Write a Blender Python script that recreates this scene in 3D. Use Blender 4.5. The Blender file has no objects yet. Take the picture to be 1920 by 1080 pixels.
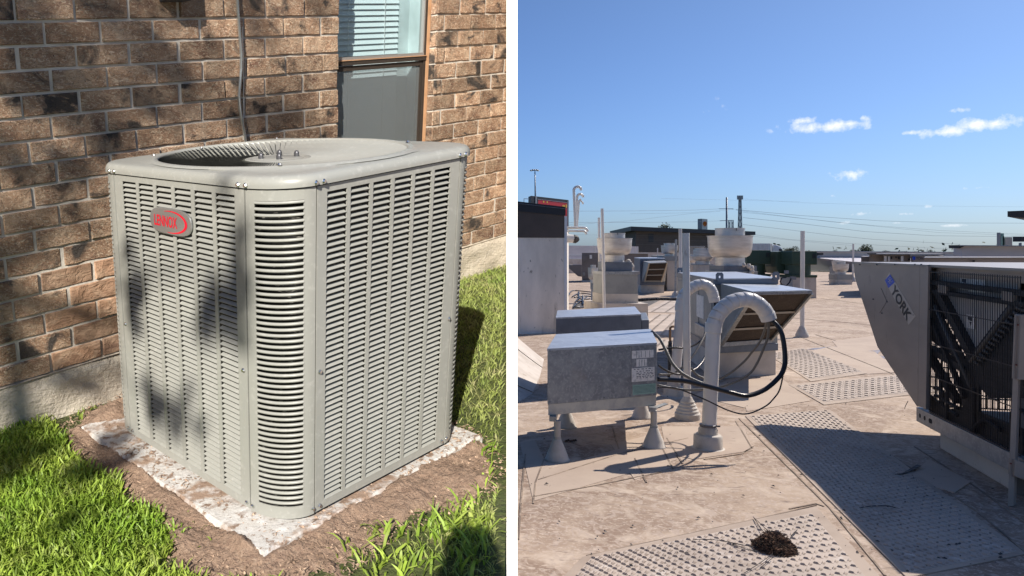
import bpy, bmesh, math, random
import numpy as np
from mathutils import Vector, Matrix, noise
random.seed(7); rng = np.random.default_rng(11)
scene = bpy.context.scene
R2 = math.radians

# ------------------------------------------------------------------ camera, sky, suns, exposure
CX, CY, FPX = 720.0, 470.0, 1400.0          # optical centre and focal length, in pixels of the 1920 px frame
cam_d = bpy.data.cameras.new('camera'); cam = bpy.data.objects.new('camera', cam_d)
scene.collection.objects.link(cam); scene.camera = cam
cam_d.sensor_width = 36; cam_d.lens = FPX / 1920 * 36
cam_d.shift_x = (960 - CX) / 1920; cam_d.shift_y = -(540 - CY) / 1920
cam_d.clip_start = 0.05; cam_d.clip_end = 6000
cam.location = (0, 0, 1.6); cam.rotation_euler = (R2(90), 0, 0)

SUN_ROOF = Vector((1, .57, 1.06)).normalized()
SUN_YARD = Vector((-.152, -.908, .385)).normalized()
world = bpy.data.worlds.new('World'); scene.world = world; world.use_nodes = True
wn, wl = world.node_tree.nodes, world.node_tree.links
bg = wn['Background']; bg.inputs['Strength'].default_value = 0.078
sky = wn.new('ShaderNodeTexSky'); sky.sky_type = 'NISHITA'; sky.sun_disc = False
sky.sun_elevation = R2(43); sky.sun_rotation = math.atan2(SUN_ROOF.x, SUN_ROOF.y)
sky.altitude = 50; sky.air_density = 1.0; sky.dust_density = 1.0; sky.ozone_density = 2.0
yard = bpy.data.collections.new('yard'); roof = bpy.data.collections.new('rooftop')
scene.collection.children.link(yard); scene.collection.children.link(roof)
def sun_lamp(name, d, strength, col, coll):
    l = bpy.data.lights.new(name, 'SUN'); l.energy = strength; l.angle = R2(0.5); l.color = col
    o = bpy.data.objects.new(name, l); scene.collection.objects.link(o)
    o.rotation_euler = d.to_track_quat('Z', 'Y').to_euler(); o.location = d * 30
    o.light_linking.receiver_collection = coll; o.light_linking.blocker_collection = coll
sun_lamp('sun_over_rooftop', SUN_ROOF, 3.3, (1, .90, .80), roof)
sun_lamp('sun_over_yard', SUN_YARD, 4.4, (1, .93, .83), yard)
scene.view_settings.view_transform = 'Standard'; scene.view_settings.look = 'None'
scene.view_settings.exposure = 0.75; scene.view_settings.gamma = 1.0
scene.view_settings.use_curve_mapping = False
scene.cycles.max_bounces = 6; scene.cycles.transparent_max_bounces = 12

# small fair weather clouds: real directions of the sky, soft noise edges
def cloud_sky():
    tc = wn.new('ShaderNodeTexCoord')
    # (pixel x, y, half width, half height, density) -> direction of the sky
    C = [(1542, 238, 70, 12, 1), (1510, 226, 24, 8, .9), (1619, 222, 14, 8, .9), (1590,232,40,9,.9), (1710, 249, 17, 5, .8), (1775, 248, 42, 11, 1), (1828, 234, 30, 12, 1),
         (1868, 232, 35, 14, 1), (1337, 198, 22, 13, .45), (1592, 326, 34, 11, 1), (1803, 206, 20, 5, .4),
         (1832, 352, 18, 4, .7), (1615, 401, 16, 4, .6), (1688, 401, 18, 3, .6), (1740, 387, 9, 4, .8),
         (1582, 418, 16, 4, .5), (1680, 418, 16, 2.5, .5), (1785, 423, 30, 2.5, .45), (1560, 368, 8, 3, .4)]
    nz = wn.new('ShaderNodeTexNoise'); nz.inputs['Scale'].default_value = 55; nz.inputs['Detail'].default_value = 7
    nz.inputs['Roughness'].default_value = .62
    wl.new(tc.outputs['Generated'], nz.inputs['Vector'])
    acc = None
    for x, y, w, h, k in C:
        d = Vector(((x - CX) / FPX, 1, -(y - CY) / FPX)); L = d.length; d.normalize()
        sub = wn.new('ShaderNodeVectorMath'); sub.operation = 'SUBTRACT'; sub.inputs[1].default_value = d
        wl.new(tc.outputs['Generated'], sub.inputs[0])
        mul = wn.new('ShaderNodeVectorMath'); mul.operation = 'MULTIPLY'
        mul.inputs[1].default_value = (FPX * L / w / 1.12, FPX * L / w / 1.12, FPX * L / h / 1.12)
        wl.new(sub.outputs[0], mul.inputs[0])
        ln = wn.new('ShaderNodeVectorMath'); ln.operation = 'LENGTH'; wl.new(mul.outputs[0], ln.inputs[0])
        mr = wn.new('ShaderNodeMapRange'); mr.inputs['From Min'].default_value = 1.25; mr.inputs['From Max'].default_value = 0
        mr.inputs['To Min'].default_value = 0; mr.inputs['To Max'].default_value = k
        wl.new(ln.outputs['Value'], mr.inputs['Value'])
        if acc is None: acc = mr.outputs[0]
        else:
            mx = wn.new('ShaderNodeMath'); mx.operation = 'MAXIMUM'
            wl.new(acc, mx.inputs[0]); wl.new(mr.outputs[0], mx.inputs[1]); acc = mx.outputs[0]
    a = wn.new('ShaderNodeMath'); a.operation = 'MULTIPLY_ADD'; a.inputs[1].default_value = 2.6; a.inputs[2].default_value = -1.3
    wl.new(nz.outputs['Fac'], a.inputs[0])
    b = wn.new('ShaderNodeMath'); b.operation = 'ADD'; wl.new(a.outputs[0], b.inputs[0]); wl.new(acc, b.inputs[1])
    c = wn.new('ShaderNodeMapRange'); c.inputs['From Min'].default_value = .34; c.inputs['From Max'].default_value = 1.15
    wl.new(b.outputs[0], c.inputs['Value'])
    e = wn.new('ShaderNodeMath'); e.operation = 'MULTIPLY'; wl.new(c.outputs[0], e.inputs[0])
    g = wn.new('ShaderNodeMapRange'); g.inputs['From Min'].default_value = 0; g.inputs['From Max'].default_value = .12
    wl.new(acc, g.inputs['Value']); wl.new(g.outputs[0], e.inputs[1])
    mix = wn.new('ShaderNodeMix'); mix.data_type = 'RGBA'
    mix.inputs['B'].default_value = (8.2, 8.4, 8.8, 1)
    sep = wn.new('ShaderNodeSeparateXYZ'); wl.new(tc.outputs['Generated'], sep.inputs[0])
    el = wn.new('ShaderNodeMapRange'); el.inputs['From Min'].default_value = 0; el.inputs['From Max'].default_value = .34; wl.new(sep.outputs['Z'], el.inputs['Value'])
    tint = wn.new('ShaderNodeMix'); tint.data_type = 'RGBA'; wl.new(el.outputs[0], tint.inputs['Factor'])
    tint.inputs['A'].default_value = (.43, .61, .98, 1); tint.inputs['B'].default_value = (.40, .53, .74, 1)
    mul2 = wn.new('ShaderNodeMix'); mul2.data_type = 'RGBA'; mul2.blend_type = 'MULTIPLY'; mul2.inputs['Factor'].default_value = 1
    wl.new(sky.outputs[0], mul2.inputs['A']); wl.new(tint.outputs['Result'], mul2.inputs['B'])
    wl.new(e.outputs[0], mix.inputs['Factor']); wl.new(mul2.outputs['Result'], mix.inputs['A'])
    wl.new(mix.outputs['Result'], bg.inputs['Color'])
cloud_sky()

# ------------------------------------------------------------------ the two places
# roof place: world axes.  P = point seen at a pixel at a given distance; G = the roof point seen there
def P(x, y, d): return Vector(((x - CX) * d / FPX, d, 1.6 - (y - CY) * d / FPX))
def G(x, y, z=0.0):
    d = (1.6 - z) * FPX / (y - CY); return Vector(((x - CX) * d / FPX, d, z))
def Dp(y, z=0.0): return (1.6 - z) * FPX / (y - CY)
# yard place: its own frame (unit corner at the origin, x along the left panel, y along the right panel, z up)
_A = np.array([[0.7716919, 0.5766201, 0.0302979], [-0.1353138, 0.1623009, 0.9458722], [0.7757351, -0.4847622, 0.2615864]])
_t = np.array([-0.2887885, -0.8002417, -2.1333653]); SC = .8
_W = np.array([[1, 0, 0], [0, 0, -1], [0, 1, 0]], float)
YM = Matrix((SC * _W @ _A).tolist()); YT = Vector((SC * _W @ _t).tolist()) + Vector((0, 0, 1.6))
_Ai = np.linalg.inv(_A); _c = _Ai @ (-_t)
def _ray(x, y): return _Ai @ np.array([(x - CX) / FPX, -(y - CY) / FPX, -1.])
def yz(x, y, z=-.04): d = _ray(x, y); return Vector((_c + (z - _c[2]) / d[2] * d).tolist())
def yx(x, y, X): d = _ray(x, y); return Vector((_c + (X - _c[0]) / d[0] * d).tolist())
WX, ZF, BH = -1.2756, .165, .0864          # brick face plane, first course, course height
def yw(p): return YM @ Vector(p) + YT
DN = Vector((1, -(960 - CX) / FPX, 0)).normalized()   # normal of the dividing wall
DT = .0264

class Space: pass
ROOF = Space(); ROOF.M = Matrix.Identity(3); ROOF.T = Vector((0, 0, 0)); ROOF.c = roof
YARD = Space(); YARD.M = YM; YARD.T = YT; YARD.c = yard
SP = [ROOF]

def tag(o, label=None, cat=None, group=None, kind=None):
    if label: o['label'] = label
    if cat: o['category'] = cat
    if group: o['group'] = group
    if kind: o['kind'] = kind
    return o
class Thing:
    """an Empty at the base of a thing; its parts are built relative to it"""
    def __init__(s, name, base, label=None, cat=None, group=None):
        s.sp = SP[0]; s.base = Vector(base)
        s.o = bpy.data.objects.new(name, None); s.o.empty_display_size = .1
        s.o.location = s.sp.M @ s.base + s.sp.T; s.sp.c.objects.link(s.o); tag(s.o, label, cat, group)
class MB:
    def __init__(s): s.v = []; s.f = []; s.m = []; s.k = 0
    def add(s, vs, fs):
        n = len(s.v); s.v.extend(Vector(v) for v in vs); s.f.extend([i + n for i in f] for f in fs); s.m.extend([s.k] * len(fs))
    def box(s, x0, x1, y0, y1, z0, z1):
        s.prism([(x0, y0), (x1, y0), (x1, y1), (x0, y1)], z0, z1)
    def prism(s, poly, z0, z1):
        n = len(poly); zt = z1 if hasattr(z1, '__len__') else [z1] * n; zb = z0 if hasattr(z0, '__len__') else [z0] * n
        a = sum(poly[i][0] * poly[(i + 1) % n][1] - poly[(i + 1) % n][0] * poly[i][1] for i in range(n))
        if a < 0: poly = poly[::-1]; zt = list(zt)[::-1]; zb = list(zb)[::-1]
        vs = [(p[0], p[1], z) for p, z in zip(poly, zb)] + [(p[0], p[1], z) for p, z in zip(poly, zt)]
        s.add(vs, [list(range(n))[::-1], list(range(n, 2 * n))] + [[i, (i + 1) % n, n + (i + 1) % n, n + i] for i in range(n)])
    def slab(s, pts, off):
        """a flat polygon of 3-D points thickened by the vector off"""
        n = len(pts); pts = [Vector(p) for p in pts]; off = Vector(off)
        nr = (pts[1] - pts[0]).cross(pts[2] - pts[0])
        if nr.dot(off) > 0: pts = pts[::-1]
        s.add(pts + [p + off for p in pts], [list(range(n)), list(range(n, 2 * n))[::-1]] + [[(i + 1) % n, i, n + i, n + (i + 1) % n] for i in range(n)])
    def bar(s, a, b, w, h, up=(0, 0, 1)):
        a = Vector(a); b = Vector(b); d = (b - a).normalized(); u = Vector(up)
        if abs(d.dot(u)) > .97: u = Vector((0, 1, 0))
        sd = d.cross(u).normalized() * w / 2; u = sd.cross(d).normalized() * h / 2
        s.add([a - sd - u, a + sd - u, a + sd + u, a - sd + u, b - sd - u, b + sd - u, b + sd + u, b - sd + u],
              [[0, 1, 2, 3], [7, 6, 5, 4], [0, 4, 5, 1], [1, 5, 6, 2], [2, 6, 7, 3], [3, 7, 4, 0]])
    def tube(s, pts, r, n=10, cap=True):
        pts = [Vector(p) for p in pts]; rs = r if hasattr(r, '__len__') else [r] * len(pts); rings = []; u = None
        for i, p in enumerate(pts):
            d = (pts[min(i + 1, len(pts) - 1)] - pts[max(i - 1, 0)]).normalized()
            if u is None: u = d.orthogonal().normalized()
            u = (u - d * u.dot(d)).normalized(); w = d.cross(u)
            rings.append([p + (u * math.cos(2 * math.pi * k / n) + w * math.sin(2 * math.pi * k / n)) * rs[i] for k in range(n)])
        vs = [v for rg in rings for v in rg]; fs = []
        for i in range(len(pts) - 1):
            for k in range(n): fs.append([i * n + k, i * n + (k + 1) % n, (i + 1) * n + (k + 1) % n, (i + 1) * n + k])
        if cap: fs.append(list(range(n))[::-1]); fs.append([(len(pts) - 1) * n + k for k in range(n)])
        s.add(vs, fs)
    def lathe(s, prof, c=(0, 0, 0), n=24, cap=True, sq=None):
        """profile of (radius, z) turned about the vertical through c"""
        c = Vector(c); vs = []; fs = []
        for r, z in prof:
            for k in range(n):
                a = 2 * math.pi * k / n; vs.append(c + Vector((r * math.cos(a), r * math.sin(a), z)))
        m = len(prof)
        for i in range(m - 1):
            for k in range(n): fs.append([i * n + k, i * n + (k + 1) % n, (i + 1) * n + (k + 1) % n, (i + 1) * n + k])
        if cap: fs.append(list(range(n))[::-1]); fs.append([(m - 1) * n + k for k in range(n)])
        s.add(vs, fs)
    def build(s, name, mat, parent=None, origin=None, smooth=False, bevel=0, sharp=None, world=False, clip=False, **tg):
        """link as one mesh; vertices are given in the frame of the current place"""
        sp = parent.sp if isinstance(parent, Thing) else SP[0]
        base = parent.base if isinstance(parent, Thing) else (Vector(origin) if origin is not None else Vector((0, 0, 0)))
        me = bpy.data.meshes.new(name)
        if clip:
            bm = bmesh.new(); vv = [bm.verts.new(sp.M @ v + sp.T) for v in s.v]
            for f, k in zip(s.f, s.m):
                try: nf = bm.faces.new([vv[i] for i in f]); nf.material_index = k
                except ValueError: pass
            sgn = 1 if sp is YARD else -1
            bmesh.ops.bisect_plane(bm, geom=bm.verts[:] + bm.edges[:] + bm.faces[:], plane_co=-DN * (DT / 2 + .001) * sgn, plane_no=DN * sgn, clear_outer=True)
            edges = [e for e in bm.edges if e.is_boundary]
            if edges and clip == 'fill': bmesh.ops.holes_fill(bm, edges=edges)
            wb = sp.M @ base + sp.T
            for v in bm.verts: v.co -= wb
            bm.to_mesh(me); bm.free()
        else:
            me.from_pydata([sp.M @ (v - base) for v in s.v], [], s.f)
            for p, k in zip(me.polygons, s.m): p.material_index = k
        for mt in (mat if isinstance(mat, (list, tuple)) else [mat]): me.materials.append(mt)
        if not clip: me.update()
        if smooth:
            me.polygons.foreach_set('use_smooth', [True] * len(me.polygons))
            if sharp: me.set_sharp_from_angle(angle=R2(sharp))
        o = bpy.data.objects.new(name, me); sp.c.objects.link(o)
        if parent is not None: o.parent = parent.o if isinstance(parent, Thing) else parent
        else: o.location = sp.M @ base + sp.T
        if bevel:
            b = o.modifiers.new('bevel', 'BEVEL'); b.width = bevel; b.segments = 2; b.limit_method = 'ANGLE'; b.angle_limit = R2(40)
        tag(o, tg.get('label'), tg.get('cat'), tg.get('group'), tg.get('kind'))
        return o
class Sub:
    """lets a part act as the parent of its own sub-parts (same base as its thing)"""
def sub(part, thing):
    t = Thing.__new__(Thing); t.sp = thing.sp; t.base = thing.base; t.o = part; return t
def share(o, name, offset, parent, sp, **tg):
    c = o.copy(); c.name = name; sp.c.objects.link(c); c.parent = parent; c.location = sp.M @ Vector(offset); return c

# ------------------------------------------------------------------ materials
def pm(name, col, rough=.6, metal=0.0, layers=(), bump=None, coord='pos', spec=None, rnd=0.0, coat=0, trans=0):
    """procedural material. layers: (colour, scale or 3 scales, lo, hi, detail[, rough delta]); bump: list of (scale(s), strength)"""
    m = bpy.data.materials.new(name); m.use_nodes = True; n, l = m.node_tree.nodes, m.node_tree.links
    b = n['Principled BSDF']; b.inputs['Roughness'].default_value = rough; b.inputs['Metallic'].default_value = metal
    if spec is not None: b.inputs['Specular IOR Level'].default_value = spec
    if coat: b.inputs['Coat Weight'].default_value = coat; b.inputs['Coat Roughness'].default_value = .15
    if coord == 'pos': g = n.new('ShaderNodeNewGeometry'); vec = g.outputs['Position']
    else:
        g = n.new('ShaderNodeTexCoord'); oi = n.new('ShaderNodeObjectInfo')
        vm = n.new('ShaderNodeVectorMath'); vm.operation = 'SCALE'; vm.inputs['Scale'].default_value = 37
        cb = n.new('ShaderNodeCombineXYZ'); l.new(oi.outputs['Random'], cb.inputs[0]); l.new(oi.outputs['Random'], cb.inputs[1])
        l.new(cb.outputs[0], vm.inputs[0])
        ad = n.new('ShaderNodeVectorMath'); ad.operation = 'ADD'; l.new(g.outputs['Object'], ad.inputs[0]); l.new(vm.outputs[0], ad.inputs[1]); vec = ad.outputs[0]
    def nz(sc, det, off=0, dist=0.0):
        mp = n.new('ShaderNodeMapping'); mp.inputs['Scale'].default_value = sc if hasattr(sc, '__len__') else (sc, sc, sc)
        mp.inputs['Location'].default_value = (off, off * .7, off * .3)
        l.new(vec, mp.inputs['Vector']); t = n.new('ShaderNodeTexNoise'); t.inputs['Scale'].default_value = 1
        t.inputs['Detail'].default_value = det; t.inputs['Roughness'].default_value = .6; t.inputs['Distortion'].default_value = dist
        l.new(mp.outputs[0], t.inputs['Vector']); return t.outputs['Fac']
    rgb = n.new('ShaderNodeRGB'); rgb.outputs[0].default_value = (*col, 1); cur = rgb.outputs[0]
    for i, ly in enumerate(layers):
        c2, sc, lo, hi, det = ly[:5]; dist = ly[5] if len(ly) > 5 else 0
        mr = n.new('ShaderNodeMapRange'); mr.inputs['From Min'].default_value = lo; mr.inputs['From Max'].default_value = hi
        l.new(nz(sc, det, 3.1 * i + 1.7, dist), mr.inputs['Value'])
        mx = n.new('ShaderNodeMix'); mx.data_type = 'RGBA'; l.new(mr.outputs[0], mx.inputs['Factor']); l.new(cur, mx.inputs['A'])
        mx.inputs['B'].default_value = (*c2, 1); cur = mx.outputs['Result']
    if rnd:
        isl = n.new('ShaderNodeObjectInfo') if coord == 'obj' else n.new('ShaderNodeNewGeometry')
        ro = isl.outputs['Random'] if coord == 'obj' else isl.outputs['Random Per Island']
        mr = n.new('ShaderNodeMapRange'); mr.inputs['To Min'].default_value = 1 - rnd; mr.inputs['To Max'].default_value = 1 + rnd
        l.new(ro, mr.inputs['Value']); vm = n.new('ShaderNodeVectorMath'); vm.operation = 'SCALE'
        l.new(cur, vm.inputs[0]); l.new(mr.outputs[0], vm.inputs['Scale']); cur = vm.outputs[0]
    l.new(cur, b.inputs['Base Color'])
    if bump:
        prev = None
        for i, bp in enumerate(bump):
            sc, st = bp[:2]; bn = n.new('ShaderNodeBump'); bn.inputs['Strength'].default_value = st
            bn.inputs['Distance'].default_value = bp[2] if len(bp) > 2 else .01
            l.new(nz(sc, 6, 9 + i, bp[3] if len(bp) > 3 else 0), bn.inputs['Height'])
            if prev: l.new(prev, bn.inputs['Normal'])
            prev = bn.outputs[0]
        l.new(prev, b.inputs['Normal'])
    if trans:
        tr = n.new('ShaderNodeBsdfTranslucent'); l.new(cur, tr.inputs['Color']); ms = n.new('ShaderNodeMixShader'); ms.inputs[0].default_value = trans
        l.new(b.outputs[0], ms.inputs[1]); l.new(tr.outputs[0], ms.inputs[2]); l.new(ms.outputs[0], n['Material Output'].inputs[0])
    return m
def glass(name, tint, gloss=.12):
    m = bpy.data.materials.new(name); m.use_nodes = True; n, l = m.node_tree.nodes, m.node_tree.links
    n.remove(n['Principled BSDF']); t = n.new('ShaderNodeBsdfTransparent'); t.inputs[0].default_value = (*tint, 1)
    g = n.new('ShaderNodeBsdfGlossy'); g.inputs['Roughness'].default_value = .02; g.inputs['Color'].default_value = (.9, .95, 1, 1)
    ms = n.new('ShaderNodeMixShader'); fr = n.new('ShaderNodeLayerWeight'); fr.inputs['Blend'].default_value = gloss
    l.new(fr.outputs['Fresnel'], ms.inputs[0]); l.new(t.outputs[0], ms.inputs[1]); l.new(g.outputs[0], ms.inputs[2])
    l.new(ms.outputs[0], n['Material Output'].inputs[0]); return m

UNIT_C = (.335, .34, .312)
M = dict(
 unit=pm('warm_grey_enamel', UNIT_C, .38, 0, [((.31, .31, .28), 2.5, .45, .75, 4), ((.42, .42, .39), 60, .55, .8, 3)], [(900, .05, .001)]),
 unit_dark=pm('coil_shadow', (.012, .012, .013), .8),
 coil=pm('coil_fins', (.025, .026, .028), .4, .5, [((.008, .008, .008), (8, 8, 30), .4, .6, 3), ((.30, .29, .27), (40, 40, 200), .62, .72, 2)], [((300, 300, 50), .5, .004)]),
 screw=pm('zinc_screw', (.75, .75, .74), .25, 1),
 nut=pm('dark_nut', (.13, .13, .14), .4, .6),
 badge=pm('brushed_badge', (.42, .43, .43), .35, .7),
 red=pm('badge_red', (.75, .005, .03), .35),
 pad=pm('concrete_pad', (.54, .52, .49), .9, 0, [((.32, .225, .165), 7, .49, .57, 9), ((.24, .165, .12), 45, .54, .60, 6), ((.78, .78, .77), 25, .5, .8, 5)], [(60, .5, .01), (250, .3, .004)]),
 soil=pm('soil', (.33, .225, .16), .95, 0, [((.26, .17, .12), 30, .45, .7, 8), ((.44, .32, .235), 120, .5, .75, 6), ((.14, .09, .065), 12, .62, .8, 5)], [(60, .8, .02), (220, .7, .01)]),
 chips=pm('soil_chips', (.42, .30, .215), .9, 0, [((.11, .07, .045), 40, .4, .7, 2)], rnd=.5),
 thatch=pm('lawn_floor', (.10, .12, .035), .95, 0, [((.05, .075, .015), 14, .4, .7, 6), ((.20, .18, .08), 40, .55, .7, 6)], [(70, .9, .03)]),
 grass=pm('grass_blades', (.38, .50, .08), .5, 0, [((.22, .36, .04), 5, .4, .65, 3), ((.46, .50, .16), 11, .58, .75, 3)], rnd=.4, trans=.35),
 grass_dry=pm('short_grass_blades', (.36, .42, .12), .6, 0, [((.24, .34, .07), 6, .4, .65, 3), ((.50, .46, .25), 16, .5, .7, 4)], rnd=.4, trans=.3),
 mortar=pm('mortar', (.62, .58, .51), .95, 0, [((.50, .46, .41), 20, .4, .7, 6), ((.58,.54,.47), 70, .5, .8, 4)], [(80, .5, .006), (300, .3, .003)]),
 found=pm('foundation_concrete', (.60, .54, .45), .95, 0, [((.48, .42, .34), 6, .45, .7, 6), ((.52, .47, .40), 30, .5, .7, 6), ((.2, .17, .13), 3, .66, .8, 4)], [(12, .5, .03), (90, .6, .01), ((8, 8, 60), .5, .01, 1.5)]),
 white=pm('white_partition', (.93, .93, .92), .8),
 blind=pm('blind_slat', (.74, .79, .80), .5),
 cord=pm('blind_cord', (.8, .8, .78), .8),
 winframe=pm('bronze_frame', (.07, .055, .045), .4, .3),
 alu=pm('window_alu', (.42, .40, .38), .35, .5),
 tan=pm('tan_trim', (.62, .36, .20), .6, 0, [((.5, .28, .15), 20, .5, .7, 4)]),
 curtain=pm('window_return', (.62, .68, .68), .8, 0, [((.45,.5,.5),6,.4,.7,3)]),
 room=pm('room_dark', (.10, .12, .13), .9),
 conduit=pm('flex_conduit', (.62, .66, .68), .28, .9),
 box_dark=pm('dark_box_paint', (.03, .032, .035), .5),
 bark=pm('bark', (.12, .09, .06), .9, 0, [((.05, .04, .03), (20, 20, 4), .4, .6, 5)], [((30, 30, 6), .8, .02)]),
 leaf=pm('tree_leaves', (.06, .12, .025), .6, 0, [((.03, .07, .012), 3, .4, .6, 3)], rnd=.3, trans=.3),
 # rooftop
 deck=pm('roof_membrane', (.42, .32, .235), .88, 0, [((.27, .19, .135), 1.1, .40, .56, 9, .7), ((.55, .45, .35), (3.2, 3.2, 1), .50, .64, 9, 1.2), ((.25, .175, .13), (.8, 1.1, 1), .55, .70, 9, .8), ((.44,.35,.28),(14,9,1),.5,.62,8,1.5),
        ((.52, .42, .33), (30, 45, 1), .54, .62, 6, 1.0), ((.24, .18, .14), (9, 26, 1), .58, .67, 8, .8), ((.15, .12, .10), (38, 60, 1), .70, .78, 5)], [(14, .25, .006), (120, .25, .002)]),
 deckpatch=pm('roof_patch', (.48, .385, .30), .85, 0, [((.42, .33, .26), 1.6, .44, .64, 7, .4), ((.24, .18, .14), (8, 20, 1), .64, .75, 6)], [(60, .25, .003)]),
 padmat=pm('walkway_pad', (.50, .42, .35), .75, 0, [((.40, .335, .28), 1.8, .42, .62, 7), ((.30, .24, .19), 5, .58, .74, 6), ((.62, .56, .50), 9, .6, .75, 5)], [(90, .25, .002)]),
 padedge=pm('walkway_pad_edge', (.44, .355, .28), .8, 0, [((.34, .265, .205), 2.5, .45, .7, 6)], [(60, .2, .002)]),
 seam=pm('seam_dirt', (.19, .145, .11), .9, 0, [((.36, .28, .21), 5, .45, .6, 4)]),
 wet=pm('wet_patch', (.24, .21, .20), .30, 0, [((.42, .33, .25), 5, .44, .56, 7)], spec=.5),
 tar=pm('black_tar', (.05, .046, .044), .7, 0, [((.26, .22, .19), 12, .5, .7, 6)], [(40, .6, .02)]),
 membrane=pm('white_membrane', (.56, .51, .455), .7, 0, [((.46, .41, .355), 3, .42, .62, 7), ((.36, .30, .24), 8, .58, .70, 7)], [(10, .15, .01)]),
 stucco=pm('white_stucco', (.88, .82, .73), .9, 0, [((.66, .62, .55), (1.4, 1.4, .5), .42, .60, 7), ((.38, .36, .31), (2.8, 2.8, .7), .54, .68, 8), ((.30, .28, .24), (14, 14, 9), .66, .72, 4)], [(40, .2, .004)]),
 brownwall=pm('brown_panel', (.095, .078, .068), .8, 0, [((.08, .066, .058), 3, .45, .7, 4)]),
 black=pm('black_trim', (.012, .014, .02), .5),
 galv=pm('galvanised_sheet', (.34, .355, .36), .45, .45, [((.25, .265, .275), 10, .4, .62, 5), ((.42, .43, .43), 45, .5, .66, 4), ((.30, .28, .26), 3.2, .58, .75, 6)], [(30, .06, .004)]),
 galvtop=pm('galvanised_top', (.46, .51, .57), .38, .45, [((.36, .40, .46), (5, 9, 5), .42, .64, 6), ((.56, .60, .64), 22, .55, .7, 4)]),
 galvlow=pm('galvanised_skirt', (.60, .58, .50), .5, .3, [((.46, .45, .41), 9, .45, .65, 5)]),
 steelblue=pm('blue_grey_steel', (.155, .18, .215), .5, .3, [((.12, .14, .17), 4, .45, .65, 5)]),
 hvac=pm('hvac_grey', (.30, .31, .30), .55, .15, [((.24, .25, .245), 3, .45, .68, 5)]),
 taupe=pm('hvac_taupe', (.19, .17, .155), .6, 0, [((.155, .14, .125), 3, .45, .68, 5)]),
 green=pm('green_fan_paint', (.035, .070, .045), .5, 0, [((.026, .054, .034), 2, .45, .65, 4), ((.07, .095, .06), 9, .64, .75, 4)]),
 fan=pm('spun_aluminium', (.62, .60, .57), .42, .55, [((.50, .48, .45), (3, 3, 16), .42, .62, 5), ((.46, .41, .35), 4, .6, .78, 5)]),
 curb=pm('painted_curb', (.56, .52, .46), .8, 0, [((.44, .40, .35), 2.5, .45, .68, 6), ((.3, .26, .22), 7, .64, .78, 5)], [(30, .1, .004)]),
 pvc=pm('pvc_white', (.70, .68, .64), .32, 0, [((.60, .57, .52), 2.5, .46, .7, 5), ((.36, .31, .26), (14, 14, 4), .67, .76, 5)], [(20, .06, .004)]),
 boot=pm('pipe_boot', (.56, .52, .46), .75, 0, [((.40, .35, .29), 7, .48, .7, 6)], [(30, .15, .005)]),
 cable=pm('black_cable', (.012, .012, .014), .35),
 cablegrey=pm('grey_cable', (.12, .115, .105), .5),
 copper=pm('weathered_copper', (.30, .18, .10), .5, .4),
 york=pm('taupe_enamel_panel', (.33, .285, .245), .42, .1, [((.28, .245, .21), (1.5, 1.5, 4), .45, .65, 5), ((.17, .155, .142), (6, 6, 2.5), .62, .72, 5)], [(400, .04, .001)]),
 plate=pm('inner_plate', (.42, .40, .37), .6, 0, [((.34, .32, .30), 5, .45, .65, 4)]),
 yorktop=pm('light_cap_metal', (.27, .25, .23), .4, .3),
 guard=pm('black_wire', (.015, .015, .018), .45, .2),
 coildark=pm('dark_coil', (.028, .028, .030), .6, .2, [((.012, .012, .012), (4, 4, 90), .4, .6, 2)], [((60, 60, 160), .5, .006)]),
 decalblue=pm('decal_blue', (.01, .07, .55), .4),
 decalgrey=pm('decal_silver', (.48, .44, .39), .35, .2),
 decalblack=pm('decal_black', (.015, .015, .018), .4),
 decalwhite=pm('decal_white', (.72, .74, .76), .4),
 label=pm('paper_label', (.82, .80, .74), .7, 0, [((.52, .52, .50), 30, .5, .7, 4)]),
 labelgreen=pm('green_label', (.30, .47, .40), .7, 0, [((.24, .38, .33), 30, .5, .7, 4)]),
 ink=pm('label_ink', (.07, .075, .08), .8),
 filter=pm('filter_mesh', (.055, .04, .03), .9, 0, [((.085, .065, .05), 14, .5, .7, 6), ((.03, .024, .02), 90, .5, .6, 3)], [(160, .6, .006)]),
 filterbar=pm('filter_bar', (.50, .44, .34), .5, .3),
 rust=pm('rusty_bolt', (.16, .045, .03), .7),
 tread_shade=pm('painted_tread_shade', (.25, .20, .16), .9, 0, [((.40, .33, .27), 6, .42, .58, 5)]),
 signred=pm('sign_red', (.50, .015, .02), .4), signyellow=pm('sign_yellow', (.80, .55, .06), .4),
 shellyellow=pm('emblem_yellow', (.82, .42, .02), .4), shellred=pm('emblem_red', (.62, .05, .02), .4), signwhite=pm('sign_white', (.80, .78, .70), .5),
 steel=pm('pole_steel', (.22, .24, .27), .5, .3),
 wood=pm('pole_wood', (.17, .15, .13), .9),
 truck=pm('trailer_white', (.52, .56, .60), .4, 0, [((.44, .48, .52), (9, 9, .5), .45, .6, 2)]),
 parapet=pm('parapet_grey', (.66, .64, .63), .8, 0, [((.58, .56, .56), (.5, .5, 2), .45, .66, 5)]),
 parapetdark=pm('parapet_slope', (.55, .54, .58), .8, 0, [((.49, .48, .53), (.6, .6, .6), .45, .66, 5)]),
 terrain=pm('far_ground', (.10, .10, .06), .95, 0, [((.05, .07, .03), .02, .4, .6, 5)]),
 farleaf=pm('far_leaves', (.045, .075, .025), .8, 0, [((.02, .04, .012), .8, .4, .6, 3)], rnd=.35),
 nest=pm('dry_nest', (.12, .062, .035), .95, 0, [((.035, .022, .014), 30, .42, .6, 5)], rnd=.6),
 twig=pm('dark_twig', (.02, .018, .02), .7),
 lamp=pm('lamp_head', (.75, .74, .68), .4),
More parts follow.
